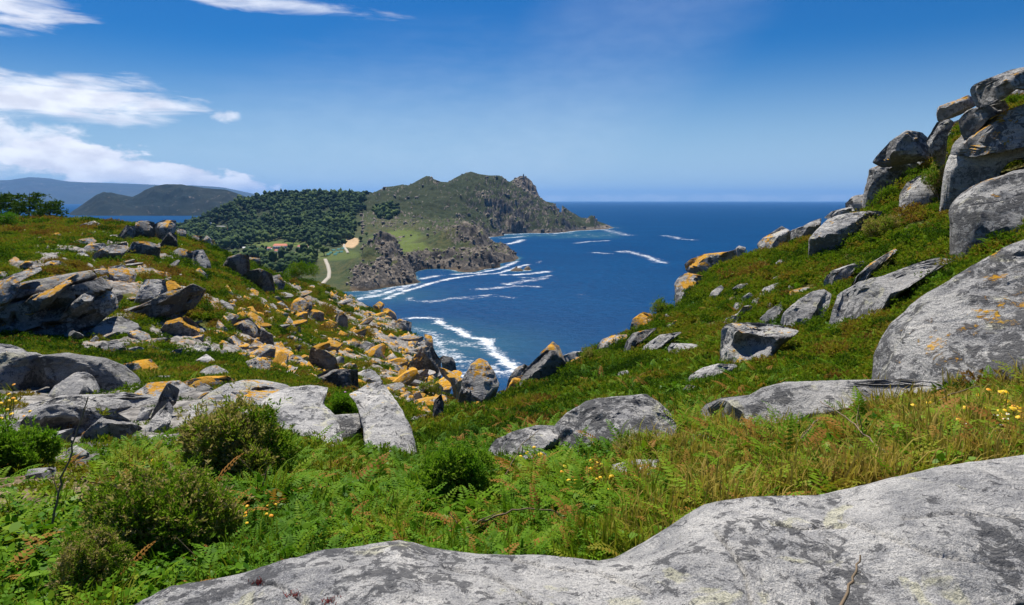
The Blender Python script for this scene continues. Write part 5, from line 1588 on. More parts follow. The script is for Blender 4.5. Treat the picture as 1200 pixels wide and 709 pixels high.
def reg(kind, name, fn, mat, n):
    PROTOS[kind] = [fn(k).obj(name, mat) for k in range(n)]


reg('fern', 'bracken_plant', proto_fern, FERN_M, 5)
reg('grass', 'grass_tuft', proto_grass, GRASS_M, 4)
reg('heath', 'heath_tuft', proto_heath, HEATH_M, 5)
reg('leafy', 'bramble_tuft', proto_leafy, LEAFY_M, 4)


def instancer(name, label, kind, P, rot, scl, tint):
    n = len(P)
    me = bpy.data.meshes.new(name)
    me.vertices.add(n)
    me.vertices.foreach_set('co', np.asarray(P, np.float32).ravel())
    for k, v, ty in (('scl', scl, 'FLOAT'), ('tint', tint, 'FLOAT')):
        a = me.attributes.new(k, ty, 'POINT')
        a.data.foreach_set('value', np.asarray(v, np.float32).ravel())
    a = me.attributes.new('rot', 'FLOAT_VECTOR', 'POINT')
    a.data.foreach_set('vector', np.asarray(rot, np.float32).ravel())
    a = me.attributes.new('pick', 'INT', 'POINT')
    a.data.foreach_set('value', RNG.integers(0, len(PROTOS[kind]), n).astype(np.int32))
    o = bpy.data.objects.new(name, me)
    COL.objects.link(o)
    g = bpy.data.node_groups.new(name, 'GeometryNodeTree')
    g.interface.new_socket('Geometry', in_out='INPUT', socket_type='NodeSocketGeometry')
    g.interface.new_socket('Geometry', in_out='OUTPUT', socket_type='NodeSocketGeometry')
    N, Lk = g.nodes, g.links
    gi, go = N.new('NodeGroupInput'), N.new('NodeGroupOutput')
    m2p = N.new('GeometryNodeMeshToPoints')
    iop = N.new('GeometryNodeInstanceOnPoints')
    join = N.new('GeometryNodeJoinGeometry')
    for p in reversed(PROTOS[kind]):
        oi = N.new('GeometryNodeObjectInfo')
        oi.inputs['Object'].default_value = p
        oi.inputs['As Instance'].default_value = True
        Lk.new(oi.outputs['Geometry'], join.inputs[0])

    def named(k, ty):
        q = N.new('GeometryNodeInputNamedAttribute')
        q.data_type = ty
        q.inputs['Name'].default_value = k
        return q.outputs[0]
    Lk.new(gi.outputs[0], m2p.inputs[0])
    Lk.new(m2p.outputs[0], iop.inputs['Points'])
    Lk.new(join.outputs[0], iop.inputs['Instance'])
    iop.inputs['Pick Instance'].default_value = True
    Lk.new(named('pick', 'INT'), iop.inputs['Instance Index'])
    Lk.new(named('rot', 'FLOAT_VECTOR'), iop.inputs['Rotation'])
    Lk.new(named('scl', 'FLOAT'), iop.inputs['Scale'])
    Lk.new(iop.outputs[0], go.inputs[0])
    md = o.modifiers.new('scatter', 'NODES')
    md.node_group = g
    tag(o, label, kind='stuff')
    return o


def plant_cover():
    P = np.concatenate([scatter(10500, 1.6, 7, -50, 60), scatter(12500, 7, 16), scatter(17500, 16, 45), scatter(16000, 45, 125, -48, 0)])
    r = np.hypot(P[:, 0], P[:, 1])
    t = np.arctan2(P[:, 0], P[:, 1])
    rc = np.interp(t, th, RC[:, 0])
    keep = r < rc * 1.12
    i = np.clip(np.searchsorted(th, t), 0, len(th) - 1)
    j = np.clip(np.searchsorted(lr, np.log(r)), 0, len(lr) - 1)
    keep &= ((SAND[i, j] < 0.35) | (RNG.random(len(P)) < 0.10)) & ~((P[:, 0] > -0.2) & (P[:, 1] < 2.6)) & ~((P[:, 0] > 0.9) & (P[:, 0] < 2.9) & (P[:, 1] < 3.2))
    P, r, t, rc = P[keep], r[keep], t[keep], rc[keep]
    keep = np.array([not covered(p) for p in P])
    P, r, t, rc = P[keep], r[keep], t[keep], rc[keep]
    px, py = to_px(P)
    zone = fbm(P * 0.28 + 5, 3)
    zone2 = fbm(P * 0.9 + 25, 3)
    zone3 = fbm(P * 0.06 + 15, 3)
    u = RNG.random(len(P))
    near = r < 9
    rightgold = sstep(px, 640, 860) * near * sstep(r, 2.2, 4.0)
    leftleaf = sstep(-px, -420, -120) * sstep(-r, -8, -5)
    pf = np.where(near, 0.44 * (1 - 0.35 * rightgold) * (1 - 0.45 * leftleaf), np.where((px > 520) & (r < 24), 0.26, 0.05))
    pf = pf * np.clip(1 + 1.5 * zone, 0.2, 1.8)
    pg = np.where(near, 0.08 + 0.32 * rightgold, np.where(px > 520, 0.05, 0.03))
    pl = np.where(near, 0.12 + 0.42 * leftleaf, 0.05)
    kind = np.where(u < pf, 0, np.where(u < pf + pg, 1, np.where(u < pf + pg + pl, 2, 3)))
    rot = np.stack([RNG.normal(0, 0.16, len(P)), RNG.normal(0, 0.16, len(P)), RNG.uniform(0, 6.283, len(P))], -1)
    var = RNG.uniform(0.55, 1.35, len(P)) * (1 + 0.6 * np.clip(zone2, -0.3, 0.6))
    zone4 = fbm(P * 0.38 + 60, 4, 0.6)
    base_t = np.clip(0.36 + 0.5 * zone2 + 0.95 * zone4 + RNG.normal(0, 0.14, len(P)), 0, 1)
    far_left = (px < 520) & (r > 22)
    base_t = np.clip(0.04 + base_t * 0.95 + 0.08 * ((px > 760) & (r > 11)), 0.12, 1)
    base_t = np.clip(base_t + far_left * (0.02 + 0.8 * zone3) - ((px > 540) & (px < 800) & (r > 9)) * 0.16, 0, 1)
    fern_s = np.interp(r, [2, 6, 12, 40, 120], [0.27, 0.36, 0.36, 0.5, 0.8])
    grass_s = np.interp(r, [2, 6, 12, 40, 120], [0.20, 0.24, 0.26, 0.4, 0.6])
    heath_s = np.interp(r, [2, 6, 12, 40, 120], [0.17, 0.24, 0.34, 0.60, 1.0])
    leafy_s = np.interp(r, [2, 6, 12, 40, 120], [0.24, 0.30, 0.32, 0.5, 0.8])
    for k, nm, lab, sc, kd in ((0, 'bracken', 'green bracken fronds covering the slope between the boulders', fern_s, 'fern'), (1, 'grass', 'tufts of green and straw coloured grass among the bracken', grass_s, 'grass'),
                               (2, 'brambles', 'glossy green bramble leaves low on the left', leafy_s, 'leafy'), (3, 'heath', 'green and rusty heath covering both hillsides', heath_s, 'heath')):
        s = kind == k
        tt = base_t[s].copy()
        if k == 1:
            tt = np.clip(tt + 0.5 * rightgold[s] + 0.1, 0, 1)
        if k == 0:
            dead = RNG.random(s.sum()) < 0.10 + 0.12 * rightgold[s]
            tt = np.where(dead, 0.95, np.clip(tt * 0.8, 0, 0.62))
        Q = P[s].copy()
        Q[:, 2] -= 0.03
        print('PLANTS', nm, s.sum())
        instancer(nm, lab, kd, Q, rot[s], sc[s] * var[s], tt)


plant_cover()


def scrub():
    P = np.concatenate([scatter(900, 8, 30, -45, 45), scatter(2600, 24, 110, -48, -2)])
    r = np.hypot(P[:, 0], P[:, 1])
    t = np.arctan2(P[:, 0], P[:, 1])
    rc = np.interp(t, th, RC[:, 0])
    i = np.clip(np.searchsorted(th, t), 0, len(th) - 1)
    j = np.clip(np.searchsorted(lr, np.log(r)), 0, len(lr) - 1)
    keep = (r < rc * 1.05) & (SAND[i, j] < 0.3) & (fbm(P * 0.22 + 70, 3) > -0.02)
    P = P[keep]
    P = P[[not covered(p, 0.0) for p in P]]
    r = np.hypot(P[:, 0], P[:, 1])
    px, py = to_px(P)
    n = len(P)
    zz = fbm(P * 0.12 + 90, 3)
    tint = np.where(RNG.random(n) < 0.40 + 0.9 * zz, RNG.uniform(0.72, 1.0, n), RNG.uniform(0.0, 0.14, n))
    scl = np.interp(r, [8, 20, 50, 110], [0.36, 0.52, 0.95, 1.5]) * RNG.uniform(0.6, 1.25, n)
    rot = np.stack([RNG.normal(0, 0.1, n), RNG.normal(0, 0.1, n), RNG.uniform(0, 6.28, n)], -1)
    P[:, 2] -= 0.04 * scl
    print('SCRUB', n)
    instancer('scrub', 'low dark gorse and rusty heather clumps dotted over the hillsides', 'heath', P, rot, scl, tint)


scrub()

# ------------------------------------------------------------------ single plants
GORSE_M = leaf_mat('gorse_needles', [(0.075, 0.155, 0.010), (0.140, 0.240, 0.014), (0.215, 0.290, 0.026), (0.33, 0.26, 0.09), (0.46, 0.35, 0.18)], 0.7, 0.36, 'GEOMETRY')
SHRUB_M = leaf_mat('shrub_leaf', [(0.050, 0.130, 0.010), (0.095, 0.215, 0.014), (0.155, 0.275, 0.020), (0.22, 0.31, 0.035)], 0.55, 0.42, 'GEOMETRY')
PINE_M = leaf_mat('pine_needles', [(0.040, 0.080, 0.012), (0.075, 0.140, 0.018), (0.125, 0.20, 0.028)], 0.7, 0.12, 'GEOMETRY')


def flat_mat(name, col, rough=0.8):
    m, nt = new_mat(name)
    g = nt.n('ShaderNodeTexCoord').outputs['Object']
    n = nt.noise(g, 30.0, 4, 0.6)
    c = nt.mix(n, tuple(x * 0.72 for x in col), tuple(min(1, x * 1.2) for x in col))
    nt.t.links.new(bsdf(nt, c, rough).outputs[0], nt.out.inputs[0])
    return m


TWIG_M = flat_mat('dry_stem', (0.20, 0.145, 0.09))
STEM_M = flat_mat('green_stem', (0.09, 0.13, 0.03))
BARK_M = flat_mat('pine_bark', (0.085, 0.06, 0.042))
YELLOW_M = flat_mat('yellow_petal', (0.80, 0.50, 0.015), 0.6)
ORANGE_M = flat_mat('orange_petal', (0.78, 0.33, 0.012), 0.6)
WHITE_M = flat_mat('white_petal', (0.80, 0.80, 0.76), 0.6)
PURPLE_M = flat_mat('thrift_petal', (0.42, 0.19, 0.38), 0.6)
RED_M = flat_mat('red_succulent', (0.34, 0.045, 0.035), 0.6)


def tube(pts, radii, seg=5):
    pts = np.asarray(pts, float)
    n = len(pts)
    vs = []
    for i in range(n):
        d = unit(pts[min(i + 1, n - 1)] - pts[max(i - 1, 0)])
        a = unit(np.cross(d, [0.3, 0.9, 0.2] if abs(d[2]) > 0.8 else [0, 0, 1.0]))
        b = np.cross(d, a)
        for k in range(seg):
            t = 6.2832 * k / seg
            vs.append(pts[i] + radii[i] * (a * math.cos(t) + b * math.sin(t)))
    fs = []
    for i in range(n - 1):
        for k in range(seg):
            p, q = i * seg + k, i * seg + (k + 1) % seg
            fs.append([p, q, q + seg, p + seg])
    return np.array(vs), np.array(fs)


class MB:
    def __init__(self):
        self.v, self.f3, self.f4, self.n = [], [], [], 0

    def add(self, v, f):
        v, f = np.asarray(v, float), np.asarray(f)
        (self.f3 if f.shape[1] == 3 else self.f4).append(f + self.n)
        self.v.append(v)
        self.n += len(v)
        return self

    def box(self, c, s, rz=0.0):
        q = np.array([[x, y, z] for x in (-.5, .5) for y in (-.5, .5) for z in (-.5, .5)]) * np.asarray(s, float)
        ca, sa = math.cos(rz), math.sin(rz)
        q = np.stack([q[:, 0] * ca - q[:, 1] * sa, q[:, 0] * sa + q[:, 1] * ca, q[:, 2]], -1) + np.asarray(c, float)
        return self.add(q, [[0, 1, 3, 2], [4, 6, 7, 5], [0, 4, 5, 1], [2, 3, 7, 6], [0, 2, 6, 4], [1, 5, 7, 3]])

    def build(self, name, mat, parent=None, smooth=False, loc=None, link=True):
        fs = []
        if self.f3:
            fs.append(np.concatenate(self.f3))
        if self.f4:
            fs.append(np.concatenate(self.f4))
        return mesh_np(name, np.concatenate(self.v), fs, mat, parent=parent, smooth=smooth, loc=loc, link=link)


def ground_at(px, py):
    t, hit = cast(px, py)
    return pixdir(px, py) * t, t


def top_at(p):
    h = ROCKTREE.ray_cast(Vector((p[0], p[1], p[2] + 10)), Vector((0, 0, -1)), 12)
    return h[0]


def bush(name, label, cat, px, py, wpx, hpx, mat, n, tint, lumps=5, brown=0.0, spike=1.0, group=None, seed=0, sit=False, dead=0):
    rg = np.random.default_rng(900 + seed)
    p, t = ground_at(px, py)
    if sit:
        h = top_at(p)
        if h is not None:
            p = np.array(h)
    W = wpx / FPX * t
    Hh = hpx / FPX * t
    root = empty(name, p)
    tag(root, label, cat, group)
    pb = PB()
    tin = []
    lumps = lumps * 5
    n = int(n * 2.6)
    spike = spike * 0.62
    cs = [np.array([rg.uniform(-0.36, 0.36) * W, rg.uniform(-0.22, 0.22) * W, 0]) for _ in range(lumps)]
    for c in cs:
        c[2] = rg.uniform(0.18, 0.80) * Hh * (1 - 1.1 * (abs(c[0]) / W) ** 1.5)
    rs = [np.array([rg.uniform(0.06, 0.13) * W, rg.uniform(0.06, 0.13) * W, rg.uniform(0.12, 0.27) * Hh]) for _ in range(lumps)]
    cs[0][:] = (0, 0, 0.45 * Hh)
    rs[0] = np.array([0.22 * W, 0.18 * W, 0.30 * Hh])
    lt = [rg.normal(0, 0.17) for _ in range(lumps)]
    ls = 0.085 * math.sqrt(W * Hh) * spike
    vv, ff, aa, bb = [], [], [], 0
    for i in range(n):
        k = i % lumps
        d = unit(rg.normal(size=3))
        rr = rg.uniform(0.7, 1.08) ** 0.6
        q = cs[k] + d * rs[k] * rr
        if q[2] < 0.02 * Hh:
            continue
        if rg.random() < 0.16:
            q[2] += rg.random() ** 2 * 0.30 * Hh
            q[0] += rg.normal(0, 0.05) * W
        og = unit(d + np.array([0, 0, 0.55]) + rg.normal(0, 0.3, 3))
        tt = np.clip(tint + lt[k] + rg.normal(0, 0.10) + (brown if rg.random() < 0.3 else 0) + 0.28 * (rr - 0.8), 0, 1)
        for j in range(7):
            dv = unit(og + rg.normal(0, 0.55, 3))
            sd = unit(np.cross(dv, rg.normal(size=3)))
            L = ls * rg.uniform(0.7, 1.4)
            v, f = tri_card(q + og * ls * 0.22 * j, dv, sd, L, L * 0.17)
            pb.add(v, f, tt)
    a = np.array(pb.a)
    o = mesh_np('foliage', np.array(pb.v), np.array(pb.f), mat, parent=root, smooth=False, attrs={'tint': a, 'leaf': np.full(len(a), 0.5) + RNG.normal(0, 0.15, len(a))})
    for i in range(3):
        c = cs[i % lumps]
        b0 = np.array([rg.normal(0, 0.05) * W, rg.normal(0, 0.05) * W, -0.05 * Hh])
        m = MB()
        mid = (b0 + c) / 2 + rg.normal(0, 0.05, 3) * W
        m.add(*tube([b0, mid, c], [0.018 * W, 0.013 * W, 0.006 * W]))
        for j in range(3):
            m.add(*tube([mid + (c - mid) * 0.3 * j, mid + (c - mid) * 0.3 * j + rg.normal(0, 0.16, 3) * np.array([W, W, Hh])], [0.008 * W, 0.003 * W], 4))
        m.build('branch', TWIG_M, root)
    for i in range(dead):
        m = MB()
        b0 = np.array([rg.uniform(-0.4, 0.4) * W, -0.3 * W, 0.1 * Hh])
        m.add(*tube([b0, b0 + np.array([rg.normal(0, 0.05) * W, -0.05 * W, 0.25 * Hh]), b0 + np.array([rg.normal(0, 0.1) * W, -0.08 * W, 0.5 * Hh])], [0.006 * W, 0.004 * W, 0.002 * W], 4))
        m.build('dead_branch', TWIG_M, root)
    return root


bush('gorse_bush', 'dark brown and green gorse bush in front of the great pale slab', 'bush', 280, 566, 128, 82, GORSE_M, 2600, 0.46, 6, 0.38, 0.8, 'gorse bushes', 1, dead=2)
bush('gorse_bush', 'wide low gorse bush with straw coloured tips in the left foreground', 'bush', 188, 655, 160, 92, GORSE_M, 3600, 0.36, 8, 0.5, 0.62, 'gorse bushes', 2, dead=4)
bush('gorse_bush', 'small grey green gorse bush at the bottom left', 'bush', 112, 709, 76, 76, GORSE_M, 1500, 0.38, 4, 0.45, 0.7, 'gorse bushes', 3)
bush('green_shrub', 'round bright green shrub at the centre below the gully', 'bush', 533, 592, 96, 66, SHRUB_M, 1900, 0.72, 6, 0.0, 0.9, 'green shrubs', 4)
bush('green_shrub', 'feathery green shrub by the sandy path at the left edge', 'bush', 12, 552, 78, 46, SHRUB_M, 1300, 0.7, 4, 0.0, 1.0, 'green shrubs', 5)
bush('thrift_cushion', 'green cushion of thrift growing on the pale slab', 'plant', 401, 492, 50, 28, SHRUB_M, 1100, 0.6, 4, 0.0, 0.9, 'cushion plants on the slabs', 6, sit=True)
bush('heath_cushion', 'small olive cushion plant beside the thrift on the pale slab', 'plant', 377, 470, 27, 15, GORSE_M, 500, 0.4, 3, 0.2, 0.9, 'cushion plants on the slabs', 7, sit=True)
bush('heath_cushion', 'domed green cushion clinging to the cliff in the gully', 'plant', 503, 466, 30, 24, GORSE_M, 700, 0.5, 3, 0.0, 0.7, 'cushion plants on the slabs', 8)
bush('twiggy_bush', 'tangled grey twiggy bush against the broad smooth boulder', 'bush', 752, 536, 74, 30, GORSE_M, 500, 0.72, 4, 0.3, 0.9, 'dry bushes', 9, dead=5)
bush('green_shrub', 'dark low shrub on the heath behind the dark cave outcrop', 'bush', 355, 327, 42, 22, GORSE_M, 900, 0.22, 4, 0.1, 0.6, 'green shrubs', 10)
bush('green_shrub', 'dark green shrub beside the pine trees on the left crest', 'bush', 10, 268, 34, 16, SHRUB_M, 700, 0.12, 4, 0.0, 0.7, 'green shrubs', 11)
bush('heather_bush', 'brown heather bush beside the light rounded skyline rock', 'bush', 1100, 232, 32, 34, GORSE_M, 700, 0.5, 3, 0.3, 0.8, 'heather bushes on the right slope', 12)
bush('heather_bush', 'green heather bush at the foot of the skyline tower', 'bush', 1042, 244, 30, 24, GORSE_M, 700, 0.35, 3, 0.1, 0.8, 'heather bushes on the right slope', 13)
bush('heather_bush', 'olive heather bush on the lip beside the bright orange rock', 'bush', 698, 424, 34, 18, GORSE_M, 600, 0.42, 3, 0.2, 0.8, 'heather bushes on the right slope', 14)
bush('heather_bush', 'reddish heather bush on the bank below the dark faced boulder', 'bush', 1030, 282, 46, 26, GORSE_M, 800, 0.6, 4, 0.25, 0.8, 'heather bushes on the right slope', 15)
bush('heather_bush', 'dark heather bush on the sea lip beside the pale blocky rock', 'bush', 772, 372, 34, 22, GORSE_M, 600, 0.3, 3, 0.3, 0.8, 'heather bushes on the right slope', 16)


# ---- flowers
def flower_plant(name, label, px, py, hpx, heads, mat, group, seed, wpx=16, leaves=10, size=2.6, white=None, daisy=False):
    rg = np.random.default_rng(1300 + seed)
    p, t = ground_at(px, py)
    k = t / FPX
    root = empty(name, p)
    tag(root, label, 'flower', group)
    lv = PB()
    for i in range(heads):
        tip = np.array([rg.normal(0, 0.42) * wpx * k, rg.normal(0, 0.3) * wpx * k, hpx * k * rg.uniform(0.65, 1.1)])
        b0 = np.array([rg.normal(0, 0.1) * wpx * k, rg.normal(0, 0.1) * wpx * k, -0.03])
        mid = (tip + b0) / 2 + rg.normal(0, 0.06, 3) * wpx * k
        MB().add(*tube([b0, mid, tip], [0.5 * k, 0.4 * k, 0.3 * k], 4)).build('stem', STEM_M, root)
        r = size * k * rg.uniform(0.75, 1.2)
        nrm = unit(np.array([rg.normal(0, 0.25), -0.35 + rg.normal(0, 0.2), 1.0]))
        a = unit(np.cross(nrm, [1, 0.1, 0]))
        b = np.cross(nrm, a)
        if daisy:
            m = MB()
            for j in range(11):
                an = 6.283 * j / 11
                d = a * math.cos(an) + b * math.sin(an)
                s_ = np.cross(nrm, d)
                m.add([tip, tip + d * r * 0.6 + s_ * r * 0.16, tip + d * r - nrm * r * 0.12, tip + d * r * 0.6 - s_ * r * 0.16], [[0, 1, 2], [0, 2, 3]])
            h = m.build('flower_head', WHITE_M, root)
            rr, mm, par, nm = r * 0.38, YELLOW_M, h, 'flower_centre'
        else:
            rr, mm, par, nm = r, (ORANGE_M if rg.random() < 0.3 else mat), root, 'flower_head'
        v = [tip + nrm * rr * 0.42]
        for ring, hh in ((0.55, 0.34), (1.0, 0.0)):
            for j in range(8):
                an = 6.283 * j / 8
                v.append(tip + (a * math.cos(an) + b * math.sin(an)) * rr * ring + nrm * rr * hh)
        f = [[0, 1 + j, 1 + (j + 1) % 8] for j in range(8)]
        for j in range(8):
            j2 = (j + 1) % 8
            f += [[1 + j, 9 + j, 9 + j2], [1 + j, 9 + j2, 1 + j2]]
        MB().add(v, f).build(nm, mm, par)
    for i in range(leaves):
        q = np.array([rg.normal(0, 0.3) * wpx * k, rg.normal(0, 0.3) * wpx * k, hpx * k * rg.uniform(0.05, 0.55)])
        d = unit(rg.normal(size=3) + np.array([0, 0, 0.6]))
        v, f = tri_card(q, d, unit(np.cross(d, rg.normal(size=3))), 5.5 * k, 0.9 * k)
        lv.add(v, f, 0.5)
    a_ = np.array(lv.a)
    mesh_np('leaves', np.array(lv.v), np.array(lv.f), SHRUB_M, parent=root, smooth=False, attrs={'tint': a_, 'leaf': a_})
    return root


FG = 'yellow flowers in front of the broad boulder'
for i, (x, y, h, n, lab) in enumerate([
        (664, 572, 22, 4, 'yellow flowers nearest the low rock hump'), (684, 578, 24, 5, 'dense clump of yellow flowers below the shoulder rock'), (698, 570, 22, 5, 'brightest yellow flower clump left of the flat cracked slab'),
        (674, 590, 20, 3, 'low yellow flowers in front of the dense clump'), (708, 588, 22, 3, 'loose yellow flowers below the flat cracked slab'), (626, 552, 22, 3, 'few yellow flowers beside the low rock hump'), (752, 584, 20, 2, 'pair of yellow flowers right of the flat cracked slab')]):
    flower_plant('yellow_flower', lab, x, y, h + 4, n + 2, YELLOW_M, FG, i, size=2.5)
FG = 'yellow flowers under the gorse in the left foreground'
for i, (x, y, h, n, lab) in enumerate([
        (292, 622, 26, 4, 'orange yellow flowers at the right end of the wide gorse'), (276, 640, 24, 4, 'yellow flowers low before the wide gorse'), (312, 630, 28, 3, 'taller yellow flowers under the dark gorse bush'),
        (322, 612, 20, 2, 'pair of orange flowers right below the dark gorse bush'), (180, 560, 22, 2, 'two yellow flowers on top of the wide gorse bush')]):
    flower_plant('yellow_flower', lab, x, y, h, n, YELLOW_M, FG, 20 + i, size=2.0)
for i, (x, y, h, n, lab) in enumerate([(8, 502, 36, 9, 'tall yellow flowers in the shade of the rounded boulder'), (20, 510, 26, 5, 'shorter yellow flowers beside the light grey rock at the left edge')]):
    flower_plant('yellow_flower', lab, x, y, h, n, YELLOW_M, 'yellow flowers at the left edge', 30 + i, 24, size=1.7)
FG = 'flowers above the foreground slab on the right'
for i, (x, y, h, n, dz, lab) in enumerate([
        (1155, 500, 34, 5, False, 'yellow flowers standing tallest under the huge grey boulder'), (1135, 506, 26, 4, False, 'yellow flowers left of the white daisies'), (1172, 512, 26, 5, False, 'yellow flowers among the white daisies'),
        (1140, 518, 18, 2, False, 'low yellow flowers above the foreground slab'), (1192, 520, 34, 4, False, 'yellow flowers at the right edge'), (1152, 522, 26, 4, True, 'white daisies leftmost above the foreground slab'),
        (1180, 526, 30, 4, True, 'white daisies at the right edge'), (1168, 530, 18, 2, True, 'two white daisies closest to the foreground slab'), (1080, 498, 18, 3, False, 'yellow flowers in the golden grass below the long pale slab')]):
    flower_plant('daisy' if dz else 'yellow_flower', lab, x, y, h, n, YELLOW_M, FG, 40 + i, 20, 14, 3.0 if dz else 3.3, daisy=dz)
flower_plant('thrift_flower', 'pale purple thrift heads behind the green cushion', 408, 478, 15, 9, PURPLE_M, 'cushion plants on the slabs', 60, 40, 4, 1.7)
flower_plant('yellow_flower', 'single yellow flower at the bottom under the foreground slab', 860, 740, 40, 2, YELLOW_M, 'weeds at the foot of the foreground slab', 61, 14, 8, 3.2)


def stonecrop(px, py, seed, label):
    rg = np.random.default_rng(seed)
    p, t = ground_at(px, py)
    h = top_at(p + np.array([0, 0, 0.3]))
    d = pixdir(px, py)
    hit = ROCKTREE.ray_cast(Vector((0, 0, 0)), Vector(d), 20)
    q = np.array(hit[0]) if hit[0] is not None else p
    root = empty('stonecrop', q)
    tag(root, label, 'plant', 'red stonecrop in the rock cracks')
    for i in range(5):
        m = MB()
        for j in range(7):
            b0 = np.array([rg.normal(0, 0.022), rg.normal(0, 0.012), -0.006])
            m.add(*tube([b0, b0 + np.array([rg.normal(0, 0.006), rg.normal(0, 0.006), rg.uniform(0.006, 0.018)])], [0.0018, 0.001], 5))
        m.build('shoot', RED_M, root)


stonecrop(304, 681, 1, 'tuft of red stonecrop at the head of the crack in the foreground slab')
stonecrop(346, 695, 2, 'small red stonecrop midway along the crack in the foreground slab')
stonecrop(390, 704, 3, 'tall red stonecrop at the lower end of the crack in the foreground slab')


# ---- dry twigs and stalks
def twig(label, pts, hs, rpx, mat=TWIG_M, name='dry_stalk', side=2, seed=0, group='dry stalks and bramble canes'):
    """pts: pixel path, first point rooted in the ground; hs: distance offsets along the view in metres"""
    rg = np.random.default_rng(seed)
    p0, t0 = ground_at(*pts[0])
    P = [pixdir(x, y) * (t0 + h) for (x, y), h in zip(pts, hs)]
    P = np.array(P)
    u = np.linspace(0, 1, 4 * len(P))
    ui = np.linspace(0, 1, len(P))
    Q = np.stack([np.interp(u, ui, P[:, k]) for k in range(3)], -1)
    Q += rg.normal(0, 0.6, Q.shape) * rpx * t0 / FPX
    m = MB()
    rr = np.linspace(1, 0.45, len(Q)) * rpx * t0 / FPX
    m.add(*tube(Q, rr, 5))
    o = m.build(name, mat)
    tag(o, label, 'twig', group)
    for i in range(side):
        k = rg.integers(len(Q) // 3, len(Q) - 2)
        d = unit(Q[k + 1] - Q[k] + rg.normal(0, 0.6, 3) * np.linalg.norm(Q[k + 1] - Q[k]))
        L = np.linalg.norm(Q[-1] - Q[0]) * rg.uniform(0.1, 0.22)
        MB().add(*tube([Q[k], Q[k] + d * L * 0.5, Q[k] + d * L + rg.normal(0, 0.1, 3) * L], [rr[k] * 0.6, rr[k] * 0.45, rr[k] * 0.2], 4)).build('side_twig', mat, o)
    return o


twig('tall thin dark stalk rising past the brown faced wedge', [(56, 640), (66, 590), (78, 545), (92, 500), (104, 464)], [0, -0.05, -0.1, -0.12, -0.15], 1.2, seed=1)
twig('long arching dry bramble cane across the middle foreground', [(505, 640), (540, 622), (575, 607), (610, 596), (655, 601)], [0, -0.1, -0.12, -0.12, -0.05], 1.5, seed=2)
twig('short forked twig below the arching bramble cane', [(550, 640), (538, 618), (526, 600)], [0, -0.05, -0.05], 1.0, seed=3)
twig('brown cane slanting over the golden grass to the slab', [(1052, 563), (1035, 530), (1010, 505), (985, 484), (960, 470)], [0, 0.3, 0.7, 1.2, 1.8], 1.2, seed=4)
twig('thin pale twig in the golden grass below the long pale slab', [(926, 540), (938, 515), (955, 494), (965, 488)], [0, 0.2, 0.5, 0.8], 1.0, seed=5)
twig('dark twig across the grass under the huge grey boulder', [(1064, 502), (1090, 476), (1115, 462), (1150, 452)], [0, 0.2, 0.4, 0.6], 1.1, seed=6)
twig('grey stalk left of the yellow flower clumps', [(580, 580), (597, 548), (612, 520), (632, 505)], [0, 0.1, 0.2, 0.3], 0.9, seed=7)
twig('pale grey bare stem under the dark gorse bush', [(304, 590), (308, 570), (314, 548)], [0, -0.1, -0.12], 1.3, seed=8)
twig('reddish stem standing before the foreground slab', [(985, 712), (1000, 680), (1008, 650)], [-0.5, -0.42, -0.36], 1.6, seed=9)
twig('bent dry cane at the left edge of the brambles', [(-6, 668), (15, 650), (35, 640), (52, 628)], [0, -0.1, -0.1, 0], 1.3, seed=10)
twig('bleached stick lying in the heather above the steep grey slab', [(892, 345), (906, 344), (922, 344)], [-0.3, -0.3, -0.3], 1.1, flat_mat('bleached_wood', (0.42, 0.39, 0.35)), 'stick', 0, 11)
twig('curled dry cane on the right of the grass by the shoulder rock', [(795, 600), (806, 585), (818, 570), (836, 562)], [0, 0.1, 0.2, 0.3], 0.9, seed=12)


